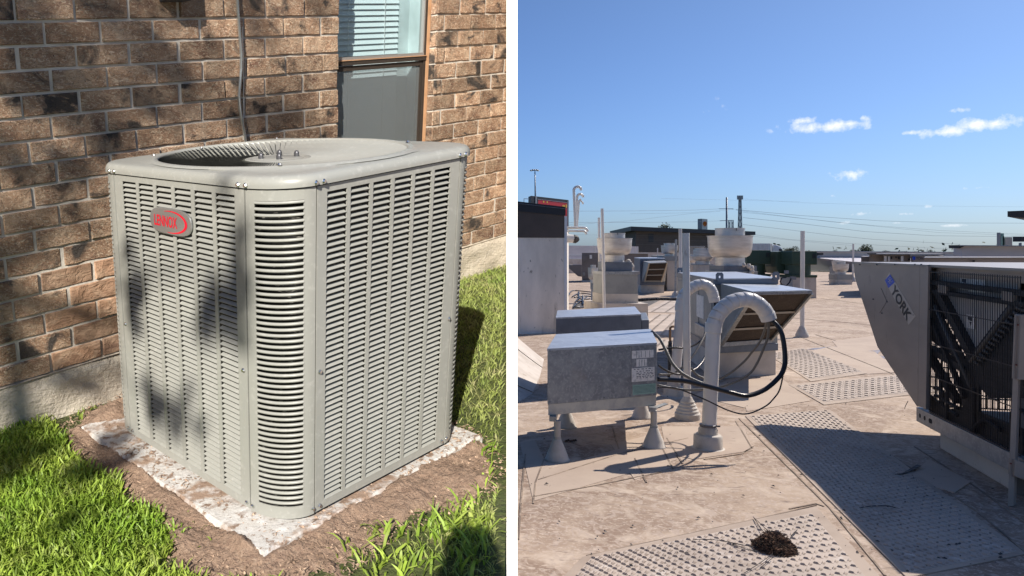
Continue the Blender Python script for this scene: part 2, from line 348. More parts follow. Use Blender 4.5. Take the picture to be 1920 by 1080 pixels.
 radome=pm('antenna_grey', (.40, .43, .45), .6),
 teal=pm('teal_antenna', (.16, .30, .28), .6),
)
def text_mesh(s, body, bold=.0, extrude=.5, sx=1.0, shear=0.0):
    """flat lettering as geometry, unit cap height; returns (verts, faces, width)"""
    cu = bpy.data.curves.new('txt', 'FONT'); cu.body = body; cu.size = 1.0; cu.offset = bold; cu.extrude = 0; cu.resolution_u = 3
    o = bpy.data.objects.new('txt', cu); scene.collection.objects.link(o)
    bpy.context.view_layer.update()
    me = bpy.data.meshes.new_from_object(o.evaluated_get(bpy.context.evaluated_depsgraph_get()))
    vs = [(v.co.x, v.co.y) for v in me.vertices]; fs = [list(p.vertices) for p in me.polygons]
    bpy.data.objects.remove(o); bpy.data.curves.remove(cu); bpy.data.meshes.remove(me)
    x0 = min(v[0] for v in vs); x1 = max(v[0] for v in vs); y0 = min(v[1] for v in vs); y1 = max(v[1] for v in vs)
    return [((v[0] - x0) / (x1 - x0), (v[1] - y0) / (y1 - y0)) for v in vs], fs
def put_text(mb, body, o, ex, ey, bold=.0):
    """letters filling the parallelogram o, o+ex, o+ey"""
    vs, fs = text_mesh(None, body, bold); o = Vector(o); ex = Vector(ex); ey = Vector(ey)
    mb.add([o + ex * a + ey * b for a, b in vs], fs)
# ================================================================== YARD SIDE
SP[0] = YARD
def inpoly(p, poly):
    x, y = p; c = False; n = len(poly)
    for i in range(n):
        x1, y1 = poly[i]; x2, y2 = poly[(i + 1) % n]
        if (y1 > y) != (y2 > y) and x < (x2 - x1) * (y - y1) / (y2 - y1) + x1: c = not c
    return c
def sdist(p, poly):
    b = 1e9; n = len(poly); px_, py_ = p
    for i in range(n):
        x1, y1 = poly[i]; x2, y2 = poly[(i + 1) % n]; dx, dy = x2 - x1, y2 - y1
        t = max(0, min(1, ((px_ - x1) * dx + (py_ - y1) * dy) / (dx * dx + dy * dy + 1e-12)))
        b = min(b, math.hypot(px_ - x1 - t * dx, py_ - y1 - t * dy))
    return b if inpoly(p, poly) else -b
GZ = -.045
SOIL = [(-1.25, .35), (-1.26, -.02), (-1.12, -.2), (-.95, -.25), (-.62, -.24), (-.42, -.23), (-.24, -.28), (-.12, -.38), (.02, -.30), (.16, -.10), (.22, .02), (.20, .26), (.20, .47), (.25, .60), (.24, .78), (.17, .95), (.05, 1.06), (-.1, 1.12), (-1.1, 1.15)]
def ns(x, y, s, z=0): return noise.noise(Vector((x * s, y * s, z)))
# ground sheet
g = MB(); NX, NY = 64, 96; X0, X1, Y0, Y1 = -4.2, 4.0, -6.0, 5.0
xs = np.linspace(X0, X1, NX); ys = np.linspace(Y0, Y1, NY)
g.add([(x, y, GZ + .006 * ns(x, y, 3)) for y in ys for x in xs if True], [[j * NX + i, j * NX + i + 1, (j + 1) * NX + i + 1, (j + 1) * NX + i] for j in range(NY - 1) for i in range(NX - 1)])
g.build('ground', M['thatch'], origin=(0, 0, GZ), smooth=True, clip=True, kind='structure')
# soil bed
g = MB(); NX, NY = 300, 300; xs = np.linspace(-1.28, .40, NX); ys = np.linspace(-.52, 1.3, NY); vs = []
for y in ys:
    for x in xs:
        d = sdist((x, y), SOIL) + .035 * ns(x, y, 9) + .015 * ns(x, y, 30)
        h = .018 * min(1, max(-1, d / .05)) + .008 * ns(x, y, 7, 4) + .006 * ns(x, y, 26, 2) + .005 * ns(x, y, 60, 1) + .0045 * ns(x, y, 140, 7)
        # heaped against the slab on two stretches
        ed = max(abs(x + .52) - .55, abs(y - .47) - .585); h += .026 * max(0, ns(x, y, 6, 9) + .16) * (1 if d > .03 else 0) + (.020 * max(0, 1 - abs(ed - .01) / .04) * (.55 + ns(x, y, 8, 6)) if d > .0 else 0)
        vs.append((x, y, GZ - .006 + h))
g.add(vs, [[j * NX + i, j * NX + i + 1, (j + 1) * NX + i + 1, (j + 1) * NX + i] for j in range(NY - 1) for i in range(NX - 1)])
g.build('soil', M['soil'], origin=(0, 0, GZ), smooth=True, clip=True, kind='structure')
# wood chips, clods and roots in the soil: nobody could count them
g = MB()
def chip(mb, x, y, z, L, w, a, tilt=0):
    dx, dy = math.cos(a) * L / 2, math.sin(a) * L / 2; nx, ny = -math.sin(a) * w / 2, math.cos(a) * w / 2; t = tilt * L
    mb.add([(x - dx - nx, y - dy - ny, z), (x + dx - nx, y + dy - ny, z + t), (x + dx + nx, y + dy + ny, z + t), (x - dx + nx, y - dy + ny, z), (x, y, z + w * .8 + t / 2)],
           [[0, 1, 4], [1, 2, 4], [2, 3, 4], [3, 0, 4]])
for _ in range(15000):
    x = random.uniform(-1.26, .32); y = random.uniform(-.42, 1.15)
    if sdist((x, y), SOIL) < -.02: continue
    if -1 < x < -.02 and .02 < y < .98: continue
    onpad = -1.06 < x < .03 and -.10 < y < 1.05
    if onpad and (ns(x, y, 7, 3) < -.02 - .3 * (x > -.05) or random.random() < .25): continue
    z = -.0125 if onpad else GZ + .014 + .008 * ns(x, y, 7, 4) + .006 * ns(x, y, 26, 2)
    s = random.choice([.5, .6, .8, 1, 1, 1.7])
    if random.random() < .6: chip(g, x, y, z, .012 * s, .0022 * s ** .5, random.uniform(0, 6.3), random.uniform(0, .3))
    else: chip(g, x, y, z - .002, .006 * s, .005 * s, random.uniform(0, 6.3))
g.build('wood_chips', M['chips'], origin=(0, 0, GZ), clip=True, kind='stuff')

# concrete slab under the unit
g = MB(); poly = []
cs = [(.03, -.115), (.035, 1.05), (-1.07, 1.06), (-1.08, -.115)]
for i in range(4):
    a, b = Vector(cs[i]), Vector(cs[(i + 1) % 4]); n_ = 26
    for k in range(n_):
        p = a.lerp(b, k / n_); w = .006 * ns(p.x, p.y, 14, 2) + .004 * ns(p.x, p.y, 50)
        poly.append((p.x + w, p.y + w * .8))
n_ = len(poly); cxy = (-.52, .47)
ring2 = [(p[0] + (cxy[0] - p[0]) * .012, p[1] + (cxy[1] - p[1]) * .012) for p in poly]
g.add([(p[0], p[1], -.11) for p in poly] + [(p[0], p[1], -.021 + .003 * ns(p[0], p[1], 20)) for p in poly] + [(p[0], p[1], -.0135) for p in ring2] + [(cxy[0], cxy[1], -.0135)],
      [[i, (i + 1) % n_, n_ + (i + 1) % n_, n_ + i] for i in range(n_)] + [[n_ + i, n_ + (i + 1) % n_, 2 * n_ + (i + 1) % n_, 2 * n_ + i] for i in range(n_)] + [[2 * n_ + i, 2 * n_ + (i + 1) % n_, 3 * n_] for i in range(n_)])
g.build('concrete_pad', M['pad'], origin=(-.5, .5, GZ), smooth=True, sharp=40, label='white concrete slab under the tall grey air conditioner, half covered with brown soil', cat='concrete slab')

# ---------------------------------------------------------------- air conditioner
R_, H_ = .146, 1.0
U = Thing('air_conditioner', (-.5, .5, 0), 'tall warm grey air conditioner with louvred sides on a white slab by the brick wall', 'air conditioner')
g = MB(); e = .03; rr = R_ - .02
def rrect(x0, x1, y0, y1, r, n=8):
    out = []
    for cx_, cy_, a0 in ((x1 - r, y0 + r, -90), (x1 - r, y1 - r, 0), (x0 + r, y1 - r, 90), (x0 + r, y0 + r, 180)):
        for k in range(n + 1):
            a = R2(a0 + 90 * k / n); out.append((cx_ + r * math.cos(a), cy_ + r * math.sin(a)))
    return out
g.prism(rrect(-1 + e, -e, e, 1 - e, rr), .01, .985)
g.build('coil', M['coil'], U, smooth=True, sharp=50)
NR = 55; ZB, ZT = .030, .978; PZ = (ZT - ZB) / NR
cols = [(.190 + k * .1045, .190 + k * .1045 + .088) for k in range(6)]
def panel(mb, f, skip_cols=()):
    """sheet with openings; f(u, v, w): u along the face, w outward"""
    def q(u0, u1, v0, v1, w0=0, w1=-.004):
        pts = [f(u0, v0, w1), f(u1, v0, w1), f(u1, v1, w1), f(u0, v1, w1), f(u0, v0, w0), f(u1, v0, w0), f(u1, v1, w0), f(u0, v1, w0)]
        mb.add(pts, [[0, 3, 2, 1], [4, 5, 6, 7], [0, 1, 5, 4], [1, 2, 6, 5], [2, 3, 7, 6], [3, 0, 4, 7]])
    us = [R_ + .0025] + [x for c in cols for x in c] + [1 - R_ - .0025]
    for i in range(0, len(us), 2): q(us[i], us[i + 1], ZB, ZT)
    q(us[0], us[-1], ZT, .998); q(us[0], us[-1], .004, ZB)
def louver(mb, f, u0, u1, v):
    # fixed at its lower edge, pressed inward at the top
    h = PZ * .50; d = -.0095; c = .006
    pts = [f(u0, v, 0), f(u1, v, 0), f(u1, v + .0018, .0012), f(u0, v + .0018, .0012), f(u0 + c, v + h, d), f(u1 - c, v + h, d), f(u0 + c, v + h, d - .001), f(u1 - c, v + h, d - .001)]
    mb.add(pts, [[0, 1, 2, 3], [3, 2, 5, 4], [4, 5, 7, 6], [6, 7, 1, 0]])
fl = lambda u, v, w: (-u, -w, v)          # left face (y = 0), outward -y
fr = lambda u, v, w: (w, u, v)            # right face (x = 0), outward +x
for nm, f in (('left', fl), ('right', fr)):
    g = MB(); panel(g, f)
    pn = g.build('side_panel', M['unit'], U); PS = sub(pn, U)
    if nm == 'right':
        g = MB(); louver(g, f, *cols[0], ZB)
        first = g.build('louver', M['unit'], PS)
        for c in range(6):
            if c == 5: break
            for r in range(NR):
                if c or r: share(first, 'louver', (0, cols[c][0] - cols[0][0], r * PZ), pn, YARD)
        g = MB()
        for r in range(NR): louver(g, f, *cols[5], ZB + r * PZ)
        g.build('louver_column', M['unit'], PS, kind='stuff')
    else:
        g = MB()
        for c in range(6):
            for r in range(NR): louver(g, f, *cols[c], ZB + r * PZ)
        g.build('louvers', M['unit'], PS, kind='stuff')
# corner panels: quarter cylinders with slots; bars between slots are sub-parts on the near corner
def arc(cx_, cy_, a, r): return (cx_ + r * math.cos(R2(a)), cy_ + r * math.sin(R2(a)))
def corner(cx_, cy_, a0, bars_as_parts):
    g = MB(); r0, r1 = R_ - .004, R_
    def strip(a, b, z0, z1, n=10):
        vs = []; fs = []
        for k in range(n + 1):
            t = a + (b - a) * k / n
            for r in (r1, r0):
                x, y = arc(cx_, cy_, t, r); vs += [(x, y, z0), (x, y, z1)]
        for k in range(n):
            o = 4 * k
            fs += [[o, o + 4, o + 5, o + 1], [o + 2, o + 3, o + 7, o + 6], [o + 1, o + 5, o + 7, o + 3], [o, o + 2, o + 6, o + 4]]
        fs += [[0, 1, 3, 2], [4 * n, 4 * n + 2, 4 * n + 3, 4 * n + 1]]
        g.add(vs, fs)
    A0, A1 = a0 + 1.2, a0 + 88.8; S0, S1 = a0 + 14, a0 + 72
    strip(A0, S0, .002, .998, 4); strip(S1, A1, .002, .998, 4); strip(S0, S1, .968, .998); strip(S0, S1, .002, .042)
    pn = g.build('corner_panel', M['unit'], U, smooth=True, sharp=35)
    n = 54; pz = (.968 - .042) / n; first = None
    g = MB()
    def bar(z):
        # rounded bar, a little proud of the sheet
        prof = [(r1 - .004, 0), (r1 + .0005, .0008), (r1 + .002, .003), (r1 + .0015, .0062), (r1 - .001, .0085), (r1 - .005, .0085)]
        vs = []; fs = []; N = 12; m = len(prof)
        for k in range(N + 1):
            t = S0 + (S1 - S0) * k / N
            for r, dz in prof: x, y = arc(cx_, cy_, t, r); vs.append((x, y, z + dz))
        for k in range(N):
            for i in range(m): fs.append([k * m + i, (k + 1) * m + i, (k + 1) * m + (i + 1) % m, k * m + (i + 1) % m])
        g.add(vs, fs)
    if bars_as_parts:
        bar(.042 + pz * .45); first = g.build('bar', M['unit'], sub(pn, U), smooth=True, sharp=60)
        for k in range(1, n): share(first, 'bar', (0, 0, k * pz), pn, YARD)
    else:
        for k in range(n): bar(.042 + pz * .45 + k * pz)
        g.build('bars', M['unit'], sub(pn, U), smooth=True, kind='stuff')
corner(-R_, R_, -90, True); corner(-R_, 1 - R_, 0, False); corner(-1 + R_, R_, 180, False)
# lid: pressed top with rolled edge and round fan opening
g = MB(); out = []; n_ = 9
levels = [(.008, 1.002), (.008, 1.010), (.007, 1.017), (.003, 1.025), (-.004, 1.031), (-.016, 1.034), (-.05, 1.035)]
rings = []
for o_, z in levels: rings.append([(x, y, z) for x, y in rrect(-1 - o_, o_, -o_, 1 + o_, R_ + o_, n_)])
FCX, FCY = -.495, .495
m = len(rings[0]); cr = []
for rad, z in ((.475, 1.036), (.465, 1.044), (.455, 1.047), (.447, 1.045), (.442, 1.036), (.440, 1.02), (.44, .97)):
    rg = []
    for k in range(m):
        x, y, _ = rings[-1][k]; a = math.atan2(y - FCY, x - FCX); rg.append((FCX + rad * math.cos(a), FCY + rad * math.sin(a), z))
    cr.append(rg)
def refine(rg, k=3):
    o_ = []
    for i in range(len(rg)):
        a, b = Vector(rg[i]), Vector(rg[(i + 1) % len(rg)]); kk = 10 if (b - a).length > .3 else 1
        o_ += [tuple(a.lerp(b, t / kk)) for t in range(kk)]
    return o_
# even out the circle so long straight sides are split
outer = [refine(r) for r in rings]; m = len(outer[0]); allr = outer[:]
for rad, z in ((.478, 1.0365), (.470, 1.041), (.460, 1.043), (.449, 1.042), (.443, 1.038), (.441, 1.03), (.44, .965)):
    allr.append([(FCX + rad * math.cos(math.atan2(p[1] - FCY, p[0] - FCX)), FCY + rad * math.sin(math.atan2(p[1] - FCY, p[0] - FCX)), z) for p in outer[-1]])
vs = [p for r in allr for p in r]; fs = []
for j in range(len(allr) - 1):
    for i in range(m): fs.append([j * m + i, j * m + (i + 1) % m, (j + 1) * m + (i + 1) % m, (j + 1) * m + i])
g.add(vs, fs); lid = g.build('lid', M['unit'], U, smooth=True, sharp=50)
# fan guard of slanting radial vanes
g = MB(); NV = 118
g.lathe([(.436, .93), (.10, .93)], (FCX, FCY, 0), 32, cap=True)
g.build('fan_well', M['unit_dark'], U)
g = MB()
v0 = None
def vane(mb, a):
    ca, sa = math.cos(a), math.sin(a); tx, ty = -sa, ca; vs = []
    for r, z in ((.112, 1.016), (.20, 1.014), (.32, 1.019), (.40, 1.028), (.441, 1.037)):
        w = .0006 + .0212 * r
        for s_, dz in ((w, .0010 + .0030 * r), (-w, -.0010 - .0038 * r)):
            vs.append((FCX + ca * r + tx * s_, FCY + sa * r + ty * s_, z + dz))
    mb.add(vs, [[2 * k, 2 * k + 1, 2 * k + 3, 2 * k + 2] for k in range(4)])
for k in range(NV): vane(g, 2 * math.pi * k / NV)
gd = g.build('fan_guard', M['unit'], U, kind='stuff')
g = MB(); g.lathe([(.128, 1.004), (.128, 1.012), (.118, 1.018), (.100, 1.019), (.094, 1.016), (.086, 1.019), (.0, 1.020)], (FCX, FCY, 0), 40)
disc = g.build('guard_disc', M['unit'], U, smooth=True, sharp=40)
for dx, dy in ((.068, .005), (-.062, -.012), (.01, .062), (.0, -.064)):
    ang = R2(48); x = FCX + dx * math.cos(ang) - dy * math.sin(ang); y = FCY + dx * math.sin(ang) + dy * math.cos(ang)
    g = MB(); g.lathe([(.0095, 1.019), (.0095, 1.030), (.0075, 1.036), (.004, 1.039), (0, 1.040)], (x, y, 0), 8)
    g.build('acorn_nut', M['nut'], sub(disc, U), smooth=True, sharp=60)
# screws
def screw(p, n, par=U):
    g = MB(); n = Vector(n); u = n.orthogonal().normalized(); w = n.cross(u); p = Vector(p)
    rg = lambda r, h, k=8: [p + n * h + (u * math.cos(6.283 * i / k) + w * math.sin(6.283 * i / k)) * r for i in range(k)]
    a, b, c = rg(.0075, .0005), rg(.0075, .0022), rg(.0045, .007)
    g.add(a + b + c, [[i, (i + 1) % 8, 8 + (i + 1) % 8, 8 + i] for i in range(8)] + [[8 + i, 8 + (i + 1) % 8, 16 + (i + 1) % 8, 16 + i] for i in range(8)] + [list(range(16, 24))])
    g.build('screw', M['screw'], par)
LS = sub(lid, U)
for u in (.132, .164): screw((-u, -.0085, 1.010), (0, -1, 0), LS); screw((.0085, u, 1.010), (1, 0, 0), LS)
for u in (.836, .868): screw((-u, -.0085, 1.010), (0, -1, 0), LS); screw((.0085, u, 1.010), (1, 0, 0), LS)
for p, n in (((-.135, -.0005, .019), (0, -1, 0)), ((-.163, -.0005, .019), (0, -1, 0)), ((.0005, .135, .021), (1, 0, 0)), ((.0005, .166, .021), (1, 0, 0)),
             ((-.836, -.0005, .02), (0, -1, 0)), ((-.866, -.0005, .02), (0, -1, 0)), ((.0005, .835, .02), (1, 0, 0)), ((.0005, .865, .02), (1, 0, 0)),
             ((.0005, .163, .46), (1, 0, 0)), ((-.165, -.0005, .46), (0, -1, 0)), ((.0005, .838, .47), (1, 0, 0)), ((-.838, -.0005, .45), (0, -1, 0)),
             ((-.94, .5, 1.036), (0, 0, 1)), ((FCX + .33, FCY - .33, 1.044), (0, 0, 1)), ((FCX + .3, FCY + .345, 1.044), (0, 0, 1)), ((FCX - .34, FCY - .32, 1.044), (0, 0, 1)), ((FCX - .33, FCY + .33, 1.044), (0, 0, 1))):
    screw(p, n)
# badge with raised lettering
BX0, BX1, BZ0, BZ1 = -.618, -.388, .822, .918
def bp(s, t, w=-.012): return (BX0 + (BX1 - BX0) * s, w, BZ0 + (BZ1 - BZ0) * t)
g = MB(); ol = []
for k in range(40):
    a = 2 * math.pi * k / 40; c, s_ = math.cos(a), math.sin(a); ex = .55
    ol.append((.5 + .5 * math.copysign(abs(c) ** ex, c), .5 + .44 * math.copysign(abs(s_) ** .8, s_)))
g.slab([bp(s, t, -.004) for s, t in ol], Vector((0, -.008, 0)))
bd = g.build('badge', M['badge'], U, bevel=.0015); BS = sub(bd, U)
g = MB(); put_text(g, 'LENNOX', bp(.12, .30, -.0132), Vector((BX1 - BX0, 0, 0)) * .56, Vector((0, 0, BZ1 - BZ0)) * .38, .018)
lt = g.build('lettering', M['red'], BS)
g = MB(); up = []; dn = []
for k in range(25):
    a = R2(112 - 214 * k / 24); th = .055 * math.sin(math.pi * (k + .6) / 25.2) ** .8 + .004
    for lst, q in ((up, 1), (dn, -1)):
        lst.append(bp(.52 + (.37 + q * th * .45) * math.cos(a), .49 + (.36 + q * th * .55) * math.sin(a), -.0132))
g.add(up + dn, [[k, k + 1, 25 + k + 1, 25 + k] for k in range(24)])
g.build('swoosh', M['red'], BS)

# ---------------------------------------------------------------- brick house
HS = Thing('brick_house', (WX, 1.5, GZ), 'brown brick house wall with grey mortar, bronze framed window and concrete foundation', 'house')
ZTOP = 2.1; YA, YB = -4.0, 4.2; WY0, WY1 = 1.757, 2.625; WZ0 = .62
g = MB(); mx_ = WX - .007
def wallbox(y0, y1, z0, z1): g.box(WX - .35, mx_, y0, y1, z0, z1)
wallbox(YA, WY0 - .004, ZF, ZTOP); wallbox(WY1 + .004, YB, ZF, ZTOP); wallbox(WY0 - .004, WY1 + .004, ZF, WZ0)
g.build('wall', M['mortar'], HS, clip=True)
g = MB(); N = 150; ys = np.linspace(YA, YB, N); zs = np.linspace(GZ - .06, ZF, 9); vs = []
for z in zs:
    for y in ys: vs.append((WX + .012 + .010 * ns(y, z * 2, 5) + .006 * ns(y, z * 3, 22) - (.012 if z > ZF - .001 else 0), y, z + .004 * ns(y, z, 9, 3)))
g.add(vs, [[j * N + i, j * N + i + 1, (j + 1) * N + i + 1, (j + 1) * N + i] for j in range(8) for i in range(N - 1)])
for k in range(8): g.add([], [])
g.add([(WX + .012, YA, ZF), (WX + .012, YB, ZF), (WX - .3, YB, ZF), (WX - .3, YA, ZF)], [[0, 1, 2, 3]])
g.build('foundation', M['found'], HS, smooth=True, sharp=60, clip=True)
# bricks
BL = .272; MO = .015; MV = .0125
def brick_material():
    m = pm('rustic_brick', (.47, .29, .185), .9, 0,
           [((.62, .43, .29), (9, 9, 14), .46, .60, 7, 1.5), ((.27, .15, .10), (7, 7, 11), .54, .68, 7, 1.0), ((.74, .58, .42), (34, 34, 60), .54, .60, 7, 3.5), ((.16, .10, .07), (50, 50, 70), .62, .66, 6, 4.0), ((.60,.46,.33), (140,140,140), .60, .68, 3),
            ((.085, .07, .06), (6, 6, 8), .55, .64, 6, .8)], [((26, 26, 44), 1.0, .013, 3.4), ((110, 110, 150), 1.0, .008, 1.5)], coord='obj', rnd=.30)
    return m
BM = brick_material()
def brick_mesh(y0, y1, z0, z1, seed, dep=.0):
    rd = random.Random(seed); g = MB(); c = .004
    j = lambda s=.0022: rd.uniform(-s, s)
    x = WX + dep
    n = 5; front = []
    for k in range(n + 1):
        t = k / n; yy = y0 + (y1 - y0) * t
        front.append(((x + j(), yy if 0 < k < n else yy + (c if k == 0 else -c), z0 + c * .5 + j(.0018)), (x + j(), yy if 0 < k < n else yy + (c if k == 0 else -c), z1 - c * .5 + j(.0018))))
    vs = []
    for a, b in front: vs += [a, b]
    b0 = len(vs); xb = WX - .03
    for k in range(n + 1):
        yy = y0 + (y1 - y0) * k / n
        vs += [(x - .005, yy, z0 - c * .2), (x - .005, yy, z1 + c * .2)]
    c0 = len(vs)
    vs += [(xb, y0, z0), (xb, y0, z1), (xb, y1, z0), (xb, y1, z1)]
    fs = []
    for k in range(n):
        i = 2 * k
        fs += [[i, i + 2, i + 3, i + 1], [i + 2, i, b0 + i, b0 + i + 2], [i + 1, i + 3, b0 + i + 3, b0 + i + 1]]
    fs += [[0, 1, b0 + 1, b0], [2 * n + 1, 2 * n, b0 + 2 * n, b0 + 2 * n + 1]]
    fs += [[b0 + 1, c0 + 1, c0, b0], [b0 + 2 * n, c0 + 2, c0 + 3, b0 + 2 * n + 1]]
    fs += [[b0 + 2 * k + 1 for k in range(n + 1)] + [c0 + 3, c0 + 1], [b0 + 2 * k for k in range(n, -1, -1)] + [c0, c0 + 2]]
    g.add(vs, fs); return g
variants = []
nb = 0
def seen(y, z, w):
    """inside what the photograph can show and not behind the unit"""
    return -.52 < y + w and z < 1.70
off = MB(); wd = YM; cut_y = 3.72
for row in range(0, 23):
    z0 = ZF + row * BH + MV / 2; z1 = z0 + BH - MV
    if z1 > ZTOP: continue
    y = -3.9 + (-.136 + BL * 12 if False else 0)
    # joints measured at one course repeat on every second course with a little drift
    base = -.136 + (.0 if row % 2 == 0 else .125) + random.uniform(-.012, .012)
    k0 = int((base - YA) / BL); y = base - k0 * BL
    while y < YB:
        a, b = y + MO / 2, y + BL - MO / 2; y += BL
        a += random.uniform(-.003, .003); b += random.uniform(-.003, .003)
        segs = [(a, b)]
        if z1 > WZ0:
            segs = []
            if a < WY0 - .03: segs.append((a, min(b, WY0 + .004 * random.random())))
            if b > WY1 + .03: segs.append((max(a, WY1), b))
        for a_, b_ in segs:
            hidden = (-.15 < a_ and b_ < 2.2 and z1 < .62)       # behind the unit
            wp = yw((WX, (a_ + b_) / 2, z0)); beyond = wp.dot(DN) > -.02
            if beyond and yw((WX, a_, z0)).dot(DN) > -.01: continue
            seen_ = b_ > -.5 and z0 < 1.66 and not hidden
            gb = brick_mesh(a_, b_, z0, z1, random.random(), random.uniform(-.0025, .004))
            if beyond or yw((WX, b_, z0)).dot(DN) > -.01:
                gb.build('brick', BM, HS, clip='fill'); nb += 1
            elif seen_:
                full = abs((b_ - a_) - (BL - MO)) < .007
                if full and len(variants) >= 10:
                    v, (va, vz) = random.choice(variants)
                    share(v, 'brick', (random.uniform(-.002, .002), a_ - va, z0 - vz), HS.o, YARD)
                else:
                    o = gb.build('brick', BM, HS)
                    if full: variants.append((o, (a_, z0)))
                nb += 1
            else:
                n0 = len(off.v); off.v += gb.v; off.f += [[i + n0 for i in f] for f in gb.f]; off.m += gb.m
off.build('brickwork_out_of_view', pm('rustic_brick_mass', (.36, .215, .135), .9, 0, [((.54, .37, .25), (9, 9, 14), .46, .66, 7, 1.5), ((.13, .075, .055), (3, 3, 7), .5, .7, 5)], [((26, 26, 40), .9, .01, 2.0)], rnd=.3), HS, kind='stuff')
print('bricks', nb)
# window
WR = WX - .047
g = MB()
# reveal bricks at the right jamb read as brick ends: they are the bricks' own ends; tan trim strip next to the frame
g.box(WR - .012, WR + .004, WY1 - .030, WY1 - .002, WZ0, ZTOP)
g.box(WR - .30, WR - .29, WY0 - .3, WY1 + .3, WZ0 - .1, ZTOP)
WN = g.build('window', [M['tan']], HS); WS = sub(WN, HS)
g = MB(); MZ = 1.335; fy0, fy1 = WY0 - .05, WY1 - .031
g.box(WR - .03, WR + .002, fy1 - .022, fy1, WZ0, ZTOP); g.box(WR - .03, WR + .002, fy0, fy0 + .02, WZ0, ZTOP)
g.box(WR - .03, WR + .006, fy0 + .02, fy1 - .001, MZ - .024, MZ - .002)
g.box(WR - .03, WR + .002, fy0 + .02, fy1 - .022, WZ0, WZ0 + .03)
g.box(WR - .028, WR - .003, fy1 - .045, fy1 - .024, WZ0 + .03, MZ - .026); g.box(WR - .028, WR - .003, fy0 + .022, fy1 - .045, MZ - .052, MZ - .026)
g.build('frame', M['winframe'], WS)
g = MB(); g.box(WR - .026, WR + .010, fy0 + .02, fy1 - .001, MZ - .0015, MZ + .0025)
g.build('meeting_rail', M['tan'], WS)
g = MB(); g.box(WR - .026, WR + .004, fy0 + .02, fy1 - .023, MZ + .003, MZ + .018); g.box(WR - .026, WR + .003, fy1 - .034, fy1 - .023, MZ + .018, ZTOP)
g.build('sash', M['alu'], WS)
g = MB(); g.box(WR - .016, WR - .014, fy0, fy1 - .03, MZ + .018, ZTOP); g.build('pane', glass('upper_glass', (.90, .95, .96), .10), WS)
g = MB(); g.box(WR - .020, WR - .018, fy0, fy1 - .04, WZ0 + .03, MZ - .05); g.build('pane', glass('lower_glass', (.90, .95, .97), .16), WS)
# insect screen over the lower sash
sm = bpy.data.materials.new('insect_screen'); sm.use_nodes = True; n, l = sm.node_tree.nodes, sm.node_tree.links
tr = n.new('ShaderNodeBsdfTransparent'); ms = n.new('ShaderNodeMixShader'); ms.inputs[0].default_value = .34
n['Principled BSDF'].inputs['Base Color'].default_value = (.27, .30, .31, 1); l.new(tr.outputs[0], ms.inputs[1]); l.new(n['Principled BSDF'].outputs[0], ms.inputs[2]); l.new(ms.outputs[0], n['Material Output'].inputs[0])
g = MB(); g.box(WR - .009, WR - .008, fy0, fy1 - .04, WZ0 + .03, MZ - .05); g.build('screen', sm, WS)
# blind of wide slats, cords, white return and dim room
g = MB(); bz = .0295; by1 = fy1 - .13
def slat(z):
    x = WR - .105; g.add([(x + .004, fy0, z), (x + .004, by1, z), (x - .006, by1, z + bz * 1.04), (x - .006, fy0, z + bz * 1.04), (x + .002, fy0, z), (x + .002, by1, z), (x - .008, by1, z + bz * 1.04), (x - .008, fy0, z + bz * 1.04)],
          [[0, 1, 2, 3], [7, 6, 5, 4], [0, 4, 5, 1], [2, 6, 7, 3]])
slat(WZ0); bl = g.build('blind_slat', M['blind'], WS)
for k in range(1, int((ZTOP - WZ0) / bz)): share(bl, 'blind_slat', (0, 0, k * bz), WN, YARD)
g = MB()
for y in (fy0 + .30, fy0 + .62): g.box(WR - .0985, WR - .0975, y, y + .004, WZ0, ZTOP)
g.build('blind_cord', M['cord'], WS)
g = MB(); g.box(WR - .2, WR - .031, fy1 - .020, fy1 - .012, WZ0, ZTOP); g.box(WR - .112, WR - .108, by1, fy1 - .02, WZ0, ZTOP)
g.build('window_return', M['curtain'], WS)
g = MB(); g.box(WX - .25, WX - .012, WY0 - .012, WY0 - .006, WZ0, ZTOP)
g.build('jamb', M['mortar'], WS)
# brick ends lining the right reveal
first = None
for row in range(5, 23):
    z0 = ZF + row * BH + MV / 2; z1 = z0 + BH - MV
    if z0 < WZ0 or z1 > ZTOP: continue
    g = MB(); g.box(WR + .006, WX - .006, WY1 - .004, WY1 + .03, z0, z1); g.build('brick', BM, HS)

# conduit down the wall and small dark box at the top
cp = [(443, -30), (446, 20), (449, 60), (452, 100), (452, 130), (450, 155), (448, 180), (450, 205), (453, 225), (458, 250), (461, 275), (462, 300)]
path = [yx(x, y, WX + .018) for x, y in cp]; dense = []
for i in range(len(path) - 1):
    for k in range(16): dense.append(path[i].lerp(path[i + 1], k / 16))
g = MB(); g.tube(dense, [.0088 if (k % 2) else .0066 for k in range(len(dense))], 10)
g.build('flexible_conduit', M['conduit'], origin=path[-1], smooth=True, label='ribbed silver flexible conduit running down the brick wall behind the unit', cat='conduit')
g = MB(); w0 = yx(454, 50, WX + .006); w1 = yx(457, 150, WX + .006); w2 = yx(456, 262, WX + .006)
g.tube([w0, yx(456, 100, WX + .008), w1, w2], .0022, 6); g.build('thin_wire', M['label'], origin=w2, label='thin pale wire hanging beside the ribbed conduit on bricks', cat='wire')
g = MB(); a = yx(303, 2, WX); g.box(WX + .002, WX + .07, .565, .70, 1.612, 1.95)
g.build('electrical_box', M['box_dark'], origin=(WX, .63, 1.6), bevel=.004, label='dark electrical box on the brick wall at the top edge of the photo', cat='electrical box')

